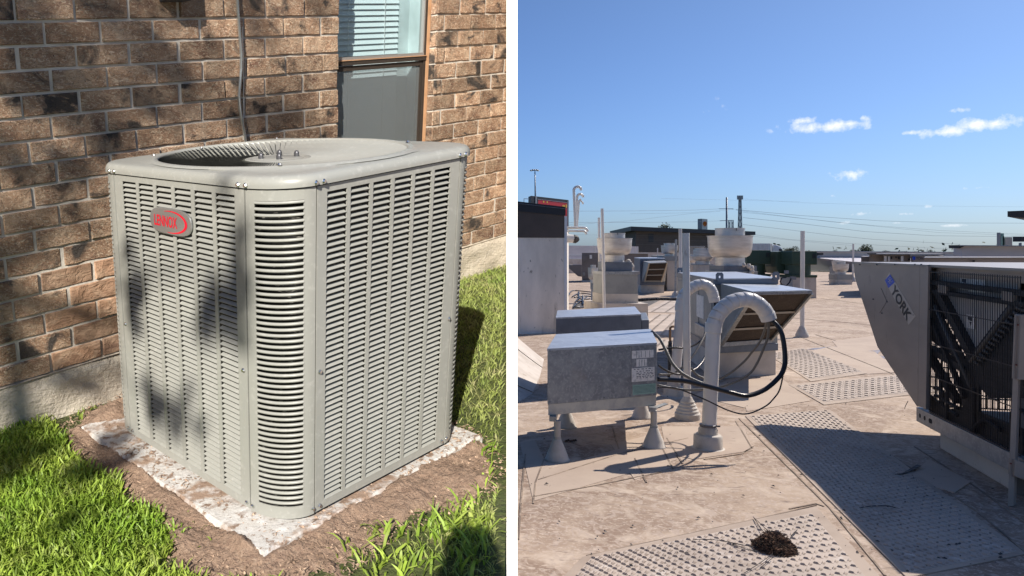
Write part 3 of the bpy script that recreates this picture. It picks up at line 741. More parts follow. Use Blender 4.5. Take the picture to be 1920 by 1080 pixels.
# ---------------------------------------------------------------- grass
def blades(name, pts, mat, hmin, hmax, wid, lean, lab=None):
    n = len(pts); vs = np.zeros((n, 7, 3)); a = rng.uniform(0, 2 * np.pi, n); h = rng.uniform(hmin, hmax, n) * pts[:, 2]
    ln = rng.uniform(.2, 1, n) * lean * h; b = a + rng.uniform(-1.2, 1.2, n) + 1.57
    w = wid * rng.uniform(.35, 1.45, n); dx, dy = np.cos(a), np.sin(a); wx, wy = np.cos(b) * w / 2, np.sin(b) * w / 2
    for k, (t, ww, zz) in enumerate(((0, .7, 0), (.38, 1, .5), (.75, .7, .85))):
        ox, oy = dx * ln * t ** 1.6, dy * ln * t ** 1.6
        vs[:, 2 * k] = np.stack([pts[:, 0] + ox - wx * ww, pts[:, 1] + oy - wy * ww, GZ - .004 + h * zz], 1)
        vs[:, 2 * k + 1] = np.stack([pts[:, 0] + ox + wx * ww, pts[:, 1] + oy + wy * ww, GZ - .004 + h * zz], 1)
    vs[:, 6] = np.stack([pts[:, 0] + dx * ln, pts[:, 1] + dy * ln, GZ + h * (1 - .35 * rng.uniform(0, 1, n))], 1)
    Mw = np.array(YM); V = vs.reshape(-1, 3) @ Mw.T; base = np.arange(n)[:, None] * 7
    quads = np.concatenate([base + np.array([0, 1, 3, 2]), base + np.array([2, 3, 5, 4])], 1).reshape(-1, 4); tris = base + np.array([4, 5, 6])
    me = bpy.data.meshes.new(name); nf = len(quads) + len(tris)
    me.vertices.add(len(V)); me.vertices.foreach_set('co', V.ravel())
    me.loops.add(quads.size + tris.size); me.loops.foreach_set('vertex_index', np.concatenate([quads.ravel(), tris.ravel()]))
    me.polygons.add(nf); ls = np.concatenate([np.arange(len(quads)) * 4, quads.size + np.arange(len(tris)) * 3])
    me.polygons.foreach_set('loop_start', ls)
    me.update(calc_edges=True); me.validate(); me.materials.append(mat)
    o = bpy.data.objects.new(name, me); o.location = YT; yard.objects.link(o); o['kind'] = 'stuff'
def scatter(n, x0, x1, y0, y1, keep):
    out = []
    for _ in range(n):
        x, y = random.uniform(x0, x1), random.uniform(y0, y1)
        k = keep(x, y)
        if k > 0 and yw((x, y, 0)).dot(DN) < -.030 and x > WX + .01: out.append((x, y, k))
    return np.array(out)
def kl(x, y):
    d = -sdist((x, y), SOIL) + .05 * ns(x, y, 7, 5) + .02 * ns(x, y, 25)
    if d > .0: return .75 + .35 * min(1, d * 6) + .3 * ns(x, y, 6, 8)
    return 0
def kedge(x, y):
    d = -sdist((x, y), SOIL); return (.6 + .4 * random.random()) if (-.13 < d < .0 and random.random() < .10 and ns(x, y, 9, 2) > .12) else 0
blades('grass', scatter(42000, -1.27, .7, -1.5, -.18, kl), M['grass'], .035, .075, .0068, 1.0)
blades('grass', scatter(52000, -1.27, .75, .25, 4.1, lambda x, y: (kl(x, y) if (x > .0 or y > 1.02) and not (x < 0.02 and y < 1.08) else 0)), M['grass_dry'], .016, .034, .0045, 1.5)
# taller tufts by the soil at the front right and the frame corner
tuf = []
for cx_, cy_, n_, s_ in [(*yz(x, y)[:2], n, s) for x, y, n, s in ((690, 1030, 26, 1.1), (755, 1010, 22, 1), (860, 985, 60, 1.1), (905, 960, 50, 1), (830, 1000, 40, 1), (880, 1040, 60, 1.1), (760, 1065, 40, 1), (690, 1070, 24, .8), (930, 1000, 60, 1.1), (935, 900, 50, .9), (930, 850, 40, .8),
                                                              (365, 985, 8, .7), (930, 470, 60, .9), (885, 490, 60, 1.0), (905, 480, 60, .9), (160, 775, 26, .6), (170, 765, 20, .5), (430, 975, 5, .7), (355, 885, 3, .6))]:
    for _ in range(n_):
        x, y = random.gauss(cx_, .035), random.gauss(cy_, .05)
        if yw((x, y, 0)).dot(DN) < -.050 and x > WX + .02 and not (-1.08 < x < .04 and -.11 < y < 1.05): tuf.append((x, y, s_ * random.uniform(.6, 1.1)))
blades('grass', np.array(tuf), M['grass'], .035, .075, .0075, 1.2)
# ---------------------------------------------------------------- tree behind the viewer whose shade dapples the wall
def leaf_cloud(g, c, r, n, s):
    for _ in range(n):
        d = Vector((random.gauss(0, 1), random.gauss(0, 1), random.gauss(0, 1))).normalized() * r * random.random() ** .45
        p = Vector(c) + d; u = Vector((random.gauss(0, 1), random.gauss(0, 1), random.gauss(0, 1))).normalized(); w = u.orthogonal().normalized()
        g.add([p - u * s, p + w * s * .45, p + u * s, p - w * s * .45], [[0, 1, 2, 3]])
Yi = YM.inverted()
def tl(pw): return Yi @ (Vector(pw) - YT)      # world point in the yard frame
SP[0] = YARD
sv = SUN_YARD
crown = []
def shade(pt, r, n, dist): crown.append((yw(pt) + sv * dist, r, n))
rd = random.Random(5)
for x, y, r in ((20, 20, .16), (90, 60, .15), (40, 120, .15), (120, 150, .17), (200, 20, .13), (250, 75, .12), (60, 200, .15), (160, 215, .14), (230, 150, .12), (300, 190, .12), (330, 120, .09),
                (20, 290, .10), (95, 300, .08), (380, 215, .1), (430, 210, .1), (480, 60, .07), (520, 190, .10), (580, 225, .08), (600, 20, .06), (470, 20, .08), (500, 225, .1), (350, 30, .1), (290, 20, .1),
                (150, 330, .05), (30, 420, .05), (170, 430, .06), (60, 560, .05), (150, 600, .05), (110, 700, .09), (160, 715, .08), (210, 690, .06), (20, 760, .08), (560, 150, .06)):
    shade(yx(x, y, WX), r, int(76 * (r / .12) ** 2 * rd.uniform(.5, 1)), rd.uniform(6.5, 8.5))
def onl(x, y):
    d = _ray(x, y); s = (0 - _c[1]) / d[1]; return Vector((_c + s * d).tolist())
for x, y, r, n in ((255, 545, .06, 60), (250, 600, .05, 40), (448, 490, .035, 34), (450, 590, .035, 34), (425, 590, .06, 40), (300, 770, .06, 40), (345, 745, .05, 24), (450, 440, .035, 34), (452, 540, .04, 50), (455, 640, .03, 26), (400, 560, .06, 60), (385, 610, .05, 40), (290, 765, .05, 50), (330, 800, .05, 34), (270, 720, .04, 22), (375, 800, .03, 16), (240, 470, .03, 14), (420, 345, .03, 12), (240, 830, .04, 30)):
    shade(onl(x, y), r * 1.25, n, rd.uniform(6.0, 7.5))
for x, y, r, n in ((20, 880, .13, 150), (80, 860, .1, 90), (180, 880, .08, 90), (250, 860, .05, 40), (150, 980, .05, 25), (60, 830, .1, 70), (210, 830, .05, 50)):
    shade(yz(x, y), r, n, rd.uniform(6.0, 7.0))
cc = sum((c for c, _, _ in crown), Vector()) / len(crown); foot = yz(0, 1080); 
fw = Vector((cc.x - .6, cc.y - .5, 0)); fl_ = tl(fw); fl_.z = GZ
# drop the foot straight down to the yard ground
TR = Thing('shade_tree', fl_, 'leafy tree standing behind the viewer, known only by its dappled shade on the brick wall', 'tree')
g = MB()
for c, r, n in crown: leaf_cloud(g, tl(c), r, n, .032)
g.build('crown', M['leaf'], TR, kind='stuff')
g = MB(); top = tl(cc + Vector((-.5, -.3, .1)))
g.tube([fl_, fl_.lerp(top, .5) + Vector((.05, -.03, 0)), top], [.09, .065, .04], 10); g.build('trunk', M['bark'], TR, smooth=True)
g = MB()
for c, r, n in crown[::5]: g.tube([top - Vector((0, 0, .2)), top.lerp(tl(c), .5) + Vector((0, 0, -.06)), tl(c)], [.014, .008, .003], 5)
g.build('branches', M['bark'], TR, smooth=True, kind='stuff')
# rounded shrub added out of view to cast the viewer's shadow
bx = MB(); pts = [yw(yz(x, y)) + sv * d_ for x, y, d_ in ((884, 1048, 1.95), (888, 1080, 1.95), (868, 1110, 1.95), (872, 1085, 1.95), (890, 1062, 1.95), (886, 1030, 1.95), (893, 1100, 1.95))]
b0 = tl(sum(pts, Vector()) / len(pts)); b0.z = GZ
SH = Thing('viewer_shadow_caster', b0, 'unseen leafy shrub just outside the photo that shades the lawn corner', 'occluder')
for p in pts: leaf_cloud(bx, tl(p), .072, 300, .022)
bx.build('foliage', M['leaf'], SH, kind='stuff')
g = MB(); g.tube([b0, b0.lerp(tl(pts[0]), .9)], [.03, .02], 8); g.build('stem', M['bark'], SH)

# ---------------------------------------------------------------- partition between the yard and the roof
SP[0] = ROOF; ROOF.c = yard
g = MB(); t = Vector((DN.x, DN.y)) * DT / 2; f = Vector((DN.y * -1, DN.x)); 
a0 = Vector(((960 - CX) / FPX * 1.85, 1.85)); a1 = Vector(((960 - CX) / FPX * 4.6, 4.6))
g.prism([tuple(a0 - t), tuple(a0 + t), tuple(a1 + t), tuple(a1 - t)], -.0, 3.0)
g.build('partition_wall', M['white'], origin=(a0.x, a0.y, 0), label='thin bright white partition wall seen end-on between the brick yard and the flat roof', cat='partition wall')
ROOF.c = roof
# ================================================================== ROOFTOP SIDE
SP[0] = ROOF
AX = Vector((.25, 1, 0)).normalized(); BX = Vector((1, .42, 0)).normalized()   # the roof's two building directions
def V2(p): return (p[0], p[1])
# terrain far below and the roof deck
g = MB(); g.add([(-3000, -200, -6), (3000, -200, -6), (3000, 5000, -6), (-3000, 5000, -6)], [[0, 1, 2, 3]])
g.build('terrain', M['terrain'], kind='structure')
g = MB(); NX, NY = 90, 120
xs = [ -1 + 71 * (i / NX) ** 1.7 for i in range(NX + 1)]; ys = [-2.5 + 60.5 * (j / NY) ** 1.8 for j in range(NY + 1)]
g.add([(x + DN.x * 0 + .1714 * y, y, 0) for y in ys for x in xs], [[j * (NX + 1) + i, j * (NX + 1) + i + 1, (j + 1) * (NX + 1) + i + 1, (j + 1) * (NX + 1) + i] for j in range(NY) for i in range(NX)])
g.build('roof_deck', M['deck'], smooth=True, clip=True, kind='structure')
g = MB(); g.prism([(-.38, -2.5), (69.5, -2.5), (80, 57.9), (9.95, 57.9)], -6, -.03)
g.build('store_building', M['stucco'], origin=(40, 30, -6), label='large flat roofed building below the tan roof membrane', cat='building')
def clipx(p):  # keep a ground point on the roof side of the partition
    x = max(p[0], .1714 * p[1] + .012); return Vector((x, p[1], p[2]))
def sheet(name, mat, px_poly, z, edge=.0, **kw):
    pts = [clipx(G(x, y)) for x, y in px_poly]; g = MB()
    g.prism([(p.x, p.y) for p in pts], .0005, z); return g.build(name, mat, origin=(pts[0].x, pts[0].y, 0), **kw)
# patches of newer membrane, overlapped seams
patches = [
 [(975, 832), (1003, 826), (1030, 880), (1240, 818), (1270, 862), (1000, 940)],
 [(1146, 835), (1232, 812), (1262, 876), (1190, 900)],
 [(1240, 800), (1395, 800), (1412, 845), (1300, 862), (1250, 850)],
 [(1380, 700), (1440, 690), (1520, 752), (1400, 772)],
 [(1300, 742), (1380, 706), (1440, 735), (1395, 765)],
 [(1470, 668), (1560, 650), (1640, 660), (1690, 698), (1560, 706)],
 [(1560, 640), (1640, 630), (1668, 655), (1580, 662)],
 [(985, 700), (1012, 690), (1010, 730), (975, 745)],
 [(1700, 900), (1742, 862), (1820, 905), (1790, 925)],
 [(1240, 640), (1290, 632), (1300, 668), (1260, 680)],
]
for i, pp in enumerate(patches): sheet('membrane_patch', M['deckpatch'], pp, .0030 + .0004 * i, kind='structure')
def line(name, pts, w, mat, h=.004, **kw):
    g = MB(); q = [clipx(G(x, y)) for x, y in pts]
    for a, b in zip(q[:-1], q[1:]):
        d = (b - a).normalized(); s = Vector((-d.y, d.x, 0)) * w / 2; g.prism([V2(a - s), V2(b - s), V2(b + s), V2(a + s)], .001, h)
    return g.build(name, mat, origin=q[0], **kw)
seams = [[(1386, 785), (1470, 868), (1555, 952), (1660, 1080)], [(1545, 775), (1690, 866), (1830, 958), (1935, 1046)], [(1715, 838), (1800, 893), (1935, 990)],
         [(985, 852), (978, 930), (972, 1012)], [(1100, 1043), (1300, 1000), (1430, 972), (1530, 948)], [(1000, 932), (1120, 910), (1240, 886)],
         [(1010, 900), (1160, 852), (1290, 822)], [(1230, 818), (1262, 880)], [(1250, 822), (1280, 870)], [(1190, 860), (1212, 905)], [(1148, 800), (1160, 842)],
         [(1395, 848), (1410, 842), (1380, 790)], [(1545, 950), (1530, 945), (1480, 955)], [(1440, 660), (1380, 692)], [(1525, 715), (1625, 701)], [(1500, 632), (1590, 668), (1700, 712)],
         [(1530, 628), (1640, 660)], [(1480, 596), (1600, 606), (1700, 617)], [(1540, 560), (1640, 572)], [(1000, 945), (1004, 905), (1020, 862)], [(1320, 862), (1390, 852), (1412, 838)], [(1085, 622), (1180, 600)], [(1180, 650), (1290, 600)]]
g = MB()
for s_ in seams:
    q = [clipx(G(x, y)) for x, y in s_]
    for a, b in zip(q[:-1], q[1:]):
        d = (b - a).normalized(); w = .0030 + .0005 * a.y; s2 = Vector((-d.y, d.x, 0)) * w; g.prism([V2(a - s2), V2(b - s2), V2(b + s2), V2(a + s2)], .001, .0050)
g.build('membrane_seams', M['seam'], kind='structure')
# walkway pads with raised treads
def walkway(corners, margin_u, margin_v, du, dv, size=1.0):
    """corners in pixels: far-left, far-right, near-right, near-left"""
    c = [clipx(G(x, y)) for x, y in corners]; g = MB(); z = .007
    g.prism([V2(p) for p in c], .001, z); o = g.build('walkway_pad', M['padedge'], origin=(c[0].x, c[0].y, 0), bevel=.002, kind='structure')
    def bl(u, v): return (c[0] * (1 - u) * (1 - v) + c[1] * u * (1 - v) + c[2] * u * v + c[3] * (1 - u) * v)
    W = ((c[1] - c[0]).length + (c[2] - c[3]).length) / 2; L = ((c[3] - c[0]).length + (c[2] - c[1]).length) / 2
    mu, mv = margin_u / W, margin_v / L; g = MB()
    g.prism([V2(bl(mu, mv)), V2(bl(1 - mu, mv)), V2(bl(1 - mu, 1 - mv)), V2(bl(mu, 1 - mv))], z, z + .002)
    tread_shade = []; nu, nv = int(W * (1 - 2 * mu) / du), int(L * (1 - 2 * mv) / dv); h = .0085; z2 = z + .002
    for j in range(nv):
        for i in range(nu):
            p = bl(mu + (1 - 2 * mu) * (i + .5 + (.0 if j % 2 else .5) * 0) / nu, mv + (1 - 2 * mv) * (j + .5) / nv)
            if (p.x - DT) / p.y < (960 - CX) / FPX + .004: continue
            ang = R2(38 if (i + j) % 2 else -28); d1 = Vector((math.cos(ang), math.sin(ang) * 1.5, 0)); l = d1 * .0165 * size; w = Vector((-d1.y, d1.x, 0)).normalized() * .0048 * size
            tread_shade.append((p, l, w)); k = len(g.v); q = [p - l - w * .3, p - w, p + l - w * .3, p + l + w * .3, p + w, p - l + w * .3]
            g.add([(a.x, a.y, z2 - .001) for a in q] + [(p - l * .55).to_tuple()[:2] + (z2 + h,), (p + l * .55).to_tuple()[:2] + (z2 + h,)],
                  [[0, 1, 6], [1, 7, 6], [1, 2, 7], [2, 3, 7], [3, 4, 7], [4, 6, 7], [4, 5, 6], [5, 0, 6]])
    t = g.build('tread', M['padmat'], o, kind='stuff')
    gd_ = MB()  # dark quads paint the shade on the near side of each tread
    for p, l, w in tread_shade:
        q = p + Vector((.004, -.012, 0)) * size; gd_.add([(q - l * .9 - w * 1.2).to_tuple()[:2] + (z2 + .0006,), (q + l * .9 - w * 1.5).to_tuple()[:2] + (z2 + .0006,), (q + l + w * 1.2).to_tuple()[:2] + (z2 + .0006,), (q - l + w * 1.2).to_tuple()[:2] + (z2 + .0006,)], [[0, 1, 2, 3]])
    t2 = gd_.build('painted_tread_shade', M['tread_shade'], o, kind='stuff')
    for v in list(t.data.vertices) + list(t2.data.vertices): v.co -= o.location
    return o
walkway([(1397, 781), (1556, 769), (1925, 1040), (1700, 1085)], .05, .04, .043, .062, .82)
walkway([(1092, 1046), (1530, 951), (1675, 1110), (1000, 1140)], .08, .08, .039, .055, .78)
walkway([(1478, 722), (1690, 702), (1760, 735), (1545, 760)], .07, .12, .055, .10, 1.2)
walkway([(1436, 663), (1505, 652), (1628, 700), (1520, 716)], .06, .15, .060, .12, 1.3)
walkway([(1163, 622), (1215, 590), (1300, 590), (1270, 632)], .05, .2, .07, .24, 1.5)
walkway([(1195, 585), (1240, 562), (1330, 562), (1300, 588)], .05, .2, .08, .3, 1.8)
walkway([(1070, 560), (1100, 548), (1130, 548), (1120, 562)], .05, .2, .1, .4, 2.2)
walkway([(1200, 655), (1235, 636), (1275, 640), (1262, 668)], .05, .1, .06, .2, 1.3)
for pp in ([(1510, 655), (1560, 650), (1655, 655), (1645, 664), (1580, 661)], [(1548, 669), (1556, 668), (1580, 680), (1592, 687), (1584, 687), (1566, 678)], [(1606, 672), (1650, 667), (1668, 671), (1640, 676), (1615, 676)]):
    sheet('puddle', M['wet'], pp, .0045, kind='structure')
for pp in ([(1195, 566), (1310, 556), (1320, 578), (1240, 586), (1200, 580)], [(1075, 570), (1112, 565), (1108, 577), (1072, 580)]):
    sheet('tar_stain', M['tar'], pp, .006, kind='structure')

# ---------------------------------------------------------------- helpers for roof equipment
def quad_at(pix, d0, z=None): return [G(x, y) for x, y in pix]
def boxq(g, fl_, fr_, rr_, rl_, z0, z1): g.prism([V2(fl_), V2(fr_), V2(rr_), V2(rl_)], z0, z1)
def boot(g, x, y, r0, r1, h, steps=0):
    if steps:
        prof = [(r0, 0), (r0, h * .18)]
        for k in range(steps):
            t = (k + 1) / (steps + 1); r = r0 + (r1 - r0) * t; prof += [(r + .013, h * (.18 + .82 * (t - .5 / (steps + 1)))), (r, h * (.18 + .82 * t))]
        prof += [(r1, h)]
    else: prof = [(r0 * 1.12, 0), (r0, .012), (r0 * .82, h * .35), (r1 * 1.12, h * .95), (r1, h)]
    g.lathe(prof, (x, y, 0), 20)
def box_on_legs(tag_, FL, FR, RR, RL, z0, z1, mat, top, label, group, front):
    c = (FL + FR + RR + RL) / 4; T = Thing('equipment_box', (c.x, c.y, 0), label, 'equipment box', group)
    g = MB(); boxq(g, FL, FR, RR, RL, z0 + .085, z1 - .004); g.build('cabinet', mat, T, bevel=.003)
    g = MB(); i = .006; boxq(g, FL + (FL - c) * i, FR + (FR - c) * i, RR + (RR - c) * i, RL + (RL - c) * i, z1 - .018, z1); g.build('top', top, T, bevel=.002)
    g = MB(); k = .012; boxq(g, FL + (FL - c) * -k, FR + (FR - c) * -k, RR, RL, z0, z0 + .084); g.build('skirt', M['galvlow'], T, bevel=.002)
    return T, c
# near galvanised box
FL, FR, RR, RL = Vector((1.25, 5.71, 0)), Vector((2.225, 6.09, 0)), Vector((2.55, 7.14, 0)), Vector((1.545, 6.69, 0))
T, c = box_on_legs('near', FL, FR, RR, RL, .338, .852, M['galv'], M['galvtop'], 'near galvanised steel box on four legs with paper labels on its front', 'equipment boxes on legs', True)
eu = (FR - FL).normalized(); fn = Vector((eu.y, -eu.x, 0))
def on_front(u0, u1, z0, z1, w=.003):
    a = FL.lerp(FR, u0) + fn * w; b = FL.lerp(FR, u1) + fn * w; return [(a.x, a.y, z0), (b.x, b.y, z0), (b.x, b.y, z1), (a.x, a.y, z1)]
g = MB(); g.slab(on_front(.755, .985, .425, .835), -fn * .0025); pl = g.build('access_plate', M['galv'], T); PL = sub(pl, T)
g = MB(); g.slab(on_front(.757, .965, .733, .795, .0045), -fn * .001); g.slab(on_front(.80, .90, .665, .725, .0045), -fn * .001); g.build('tape_label', M['label'], T)
g = MB(); g.slab(on_front(.755, .975, .545, .655, .0045), -fn * .001); lb = g.build('data_label', M['label'], T)
g = MB(); g.slab(on_front(.765, .985, .44, .52, .0045), -fn * .001); lg = g.build('green_label', M['labelgreen'], T)
g = MB()
for r, z in enumerate((.642, .625, .610, .598, .583, .572)):
    u = .80 if r else .775
    while u < .955:
        w_ = random.uniform(.008, .028); g.slab(on_front(u, min(u + w_, .965), z, z + .005, .0056), -fn * .0003); u += w_ + random.uniform(.006, .02)
for z in (.505, .495, .485, .475, .465, .455): g.slab(on_front(.775, .975, z, z + .0018, .0056), -fn * .0003)
for u in (.80, .845, .885, .925): g.slab(on_front(u, u + .003, .738, .79, .0056), -fn * .0003)
for u in (.825, .85, .875): g.slab(on_front(u, u + .003, .67, .72, .0056), -fn * .0003)
g.build('print', M['ink'], T, kind='stuff')
g = MB()
for u in (.02, .25, .5, .74, .98):
    for z in (.83, .44): a = FL.lerp(FR, u) + fn * .002; g.lathe([(.006, -.0), (.004, .004), (0, .005)], (a.x, a.y, z), 6)
g.build('rivet', M['nut'], T, kind='stuff')
g = MB(); bl_ = on_front(.03, .97, .60, .603, .0015); 
for u in (.025, .26): pass
for p, q in ((RL, FL), (RR, FR)):
    a = p + (q - p) * -.05; b = q + (q - p) * .05; s = (FR - FL).normalized() * (.05 if p is RL else -.05)
    g = MB(); a1 = a + s; b1 = b + s; g.bar((a1.x, a1.y, .318), (b1.x, b1.y, .318), .05, .036); g.build('rail', M['galv'], T)
for (x, y), side in (((1045, 862), 0), ((1226, 838), 1), ((1062, 800), 0), ((1203, 783), 1)):
    f = G(x, y); g = MB(); g.tube([(f.x, f.y, .02), (f.x, f.y, .30)], .026, 14); 
    lgp = g.build('leg', M['curb'], T, smooth=True, sharp=50)
    g = MB(); boot(g, f.x, f.y, .088, .030, .16); g.build('leg_boot', M['boot'], sub(lgp, T), smooth=True)
    g = MB(); g.lathe([(.031, .155), (.031, .175)], (f.x, f.y, 0), 14); g.build('clamp', M['galv'], sub(lgp, T))
g = MB(); b = FR + (RR - FR) * .06; g.bar((b.x - .05, b.y - .02, .30), (b.x + .09, b.y + .02, .336), .05, .006); g.build('bracket', M['galv'], T)
# blue-grey box behind it
FL2, FR2, RR2, RL2 = P(1042.5, 595, 8.15), P(1202, 589, 8.6), P(1190, 577, 9.75), P(1045.6, 583.6, 9.1)
for v in (FL2, FR2, RR2, RL2): v.z = 0
T2, c2 = box_on_legs('far', FL2, FR2, RR2, RL2, .34, .872, M['steelblue'], M['galvtop'], 'blue-grey painted steel box just behind the near galvanised box', 'equipment boxes on legs', False)
for p, q in ((FL2, RL2), (FR2, RR2)):
    for s, e_ in ((p, q), (q, p)):
        f = s + (e_ - s) * .12 + ((FR2 - FL2) * (.08 if p is FL2 else -.08)); g = MB(); g.tube([(f.x, f.y, .02), (f.x, f.y, .34)], .028, 12); lgp = g.build('leg', M['curb'], T2, smooth=True, sharp=50)
        g = MB(); boot(g, f.x, f.y, .10, .032, .17); g.build('leg_boot', M['boot'], sub(lgp, T2), smooth=True)
g = MB(); a = FR2 + Vector((.02, .05, 0)); b = RR2 + Vector((.03, -.1, 0)); boxq(g, a, a + Vector((.10, .03, 0)), b + Vector((.10, .03, 0)), b, .45, .80); g.build('side_hatch', M['steelblue'], T2, bevel=.01)

# white curved flashing at the left edge
g = MB(); sec = []
for d, hx, hz in ((7.8, .02, .01), (8.05, .12, .04), (8.4, .23, .10), (9.2, .32, .20), (10.2, .40, .30), (11.0, .46, .38), (11.3, .32, .36), (11.55, .04, .28)):
    x0 = .1714 * d + .012; sec.append([(x0 + hx * t, d - .25 * t * 0, .002 + hz * (1 - t) ** 1.06) for t in (0, .15, .3, .45, .6, .75, .9, 1)])
m_ = len(sec[0]); g.add([p for s in sec for p in s], [[j * m_ + i, j * m_ + i + 1, (j + 1) * m_ + i + 1, (j + 1) * m_ + i] for j in range(len(sec) - 1) for i in range(m_ - 1)])
gfl = MB(); q_ = [Vector(p) + Vector((-.0, 0, .004)) for p in sec[4]]; gfl.tube(q_, .006, 5); q_ = [Vector(p) + Vector((0, 0, .004)) for p in sec[2]]; gfl.tube(q_, .005, 5)
CF = g.build('cant_flashing', M['membrane'], origin=(1.7, 9, 0), smooth=True, label='white sunlit membrane ramp sloping up at the left edge of the roof', cat='flashing')
wl2 = gfl.build('lap_seam', M['seam'], CF, kind='stuff')
for v in wl2.data.vertices: v.co -= CF.location

# ---------------------------------------------------------------- white building at the left
B = Thing('roof_building', (3.0, 14.5, 0), 'white stucco penthouse with brown band and black cap at the left edge of the roof', 'building')
bl0, br0, brr, brl = Vector((2.50, 14.3, 0)), Vector((3.50, 14.5, 0)), Vector((5.02, 20.3, 0)), Vector((3.7, 20.3, 0))
g = MB(); boxq(g, bl0, br0, brr, brl, 0, 1.85); g.build('wall', M['stucco'], B, clip=True)
o_ = Vector((0, -.012, 0))
g = MB(); g.prism([V2(bl0 + o_), V2(br0 + o_), V2(br0 + Vector((0, .2, 0))), V2(bl0 + Vector((0, .2, 0)))], 1.851, [2.42, 2.30, 2.30, 2.42]); g.build('brown_band', M['brownwall'], B, clip=True)
g = MB(); g.prism([V2(br0 + Vector((.0, .2, 0))), V2(brr), V2(brl), V2(bl0 + Vector((0, .2, 0)))], 1.851, [2.33, 2.05, 2.05, 2.4]); g.build('side_wall', M['stucco'], B, clip=True)
g = MB(); g.prism([V2(bl0 + Vector((-.02, -.03, 0))), V2(br0 + Vector((.02, -.03, 0))), V2(br0 + Vector((.02, .22, 0))), V2(bl0 + Vector((0, .22, 0)))], [2.36, 2.28, 2.28, 2.36], [2.552, 2.448, 2.448, 2.552]); g.build('cap', M['black'], B, clip=True)
g = MB(); g.prism([V2(bl0 + Vector((-.02, -.045, 0))), V2(br0 + Vector((.03, -.045, 0))), V2(br0 + Vector((.03, -.031, 0))), V2(bl0 + Vector((0, -.031, 0)))], [2.508, 2.405, 2.405, 2.508], [2.514, 2.411, 2.411, 2.514]); g.build('drip_edge', M['steel'], B, clip=True)
g = MB(); g.prism([(br0.x - .0, br0.y - .02), (br0.x + .05, br0.y - .02), (br0.x + .06, br0.y + .1), (br0.x, br0.y + .1)], 0, 2.27); g.build('corner_trim', M['decalwhite'], B)
# pipes fixed to its side
def pipe_thing(name, label, cat, px_pts, d, r, mat, grp=None, elbow=None):
    pts = [P(x, y, d) for x, y in px_pts]; g = MB(); g.tube(pts, r, 12)
    return g.build(name, mat, origin=pts[0], smooth=True, sharp=50, label=label, cat=cat, group=grp)
def arcp(x0, y0, x1, y1, x2, y2, n=8):
    return [((1 - t) ** 2 * x0 + 2 * t * (1 - t) * x1 + t * t * x2, (1 - t) ** 2 * y0 + 2 * t * (1 - t) * y1 + t * t * y2) for t in [k / n for k in range(n + 1)]]
gg = 'white vent pipes by the penthouse'
pipe_thing('vent_pipe', 'tallest of the three hooked white vent pipes above the penthouse side', 'pipe', [(1079, 425), (1077, 380), (1076, 358)] + arcp(1076, 355, 1079, 349, 1085, 350, 5) + [(1089, 353), (1089.5, 357)], 15.5, .028, M['pvc'], gg)
pipe_thing('vent_pipe', 'middle hooked white vent pipe above the penthouse side', 'pipe', [(1080.5, 425), (1081.5, 390), (1082, 371)] + arcp(1082, 369, 1084, 363, 1089, 364, 5) + [(1093, 367), (1094, 370)], 15.7, .026, M['pvc'], gg)
pipe_thing('vent_pipe', 'shortest hooked white vent pipe, with a kinked top, above the penthouse side', 'pipe', [(1082, 425), (1085, 390), (1086, 376), (1088, 373), (1090, 378), (1092.5, 379), (1093.5, 383)], 15.9, .018, M['pvc'], gg)
pipe_thing('vent_pipe', 'upper of the two horizontal white pipes leaving the penthouse side', 'pipe', [(1061, 427), (1092, 427)] + arcp(1093, 427, 1100, 427, 1102.5, 434, 5), 15.3, .026, M['pvc'], gg)
pipe_thing('vent_pipe', 'lower of the two horizontal white pipes leaving the penthouse side', 'pipe', [(1061, 433), (1092, 433)] + arcp(1092, 433, 1098, 433, 1100, 439, 5), 15.1, .024, M['pvc'], gg)
T = Thing('drain_pipe', P(1066, 447, 15), 'short white pipe stub with a ragged black end on the penthouse side', 'pipe', gg)
g = MB(); g.tube([P(1060, 447, 15), P(1075, 447.5, 15)], .082, 16); g.build('pipe', M['pvc'], T, smooth=True, sharp=50)
g = MB(); g.tube([P(1074, 448, 15), P(1078, 448, 15), P(1082, 447, 15), P(1084.5, 446, 15)], [.083, .09, .07, .05], 10); g.build('black_end', M['tar'], T)

# ---------------------------------------------------------------- sign, lamp mast
T = Thing('store_sign', P(1040, 470, 60), 'red and black store sign with yellow letters behind the penthouse roof', 'sign')
def SPt(x, y, off=0):
    d = 60 + (x - 996) * .05 - off; return P(x, y, d)
g = MB(); g.slab([SPt(996, 367), SPt(1066, 375), SPt(1066, 440), SPt(996, 440)], (0, 1.2, 0)); g.build('cabinet', M['black'], T)
g = MB(); g.slab([SPt(1009, 374, .03), SPt(1063.6, 380.5, .03), SPt(1063.6, 436, .03), SPt(1009, 436, .03)], (0, .02, 0)); g.build('face', M['signred'], T)
g = MB(); g.slab([SPt(1064, 376, .06), SPt(1066.5, 376.5, .06), SPt(1066.5, 440, .06), SPt(1064, 440, .06)], (0, .02, 0)); g.slab([SPt(1008, 373, .06), SPt(1066, 379.6, .06), SPt(1066, 380.5, .06), SPt(1008, 374, .06)], (0, .02, 0)); g.slab([SPt(1004, 368, .08), SPt(1007, 368.3, .08), SPt(1007, 440, .08), SPt(1004, 440, .08)], (0, .02, 0)); g.build('frame', M['steel'], T)
g = MB(); o = SPt(1054.5, 388.6, .07); put_text(g, 'al', o, SPt(1062.6, 389.8, .07) - o, SPt(1054.5, 382, .07) - o, .02)
o = SPt(1018.5, 380, .07); put_text(g, 'l l', o, SPt(1027, 381, .07) - o, SPt(1018.5, 376.6, .07) - o, .03); g.build('lettering', M['signyellow'], T)
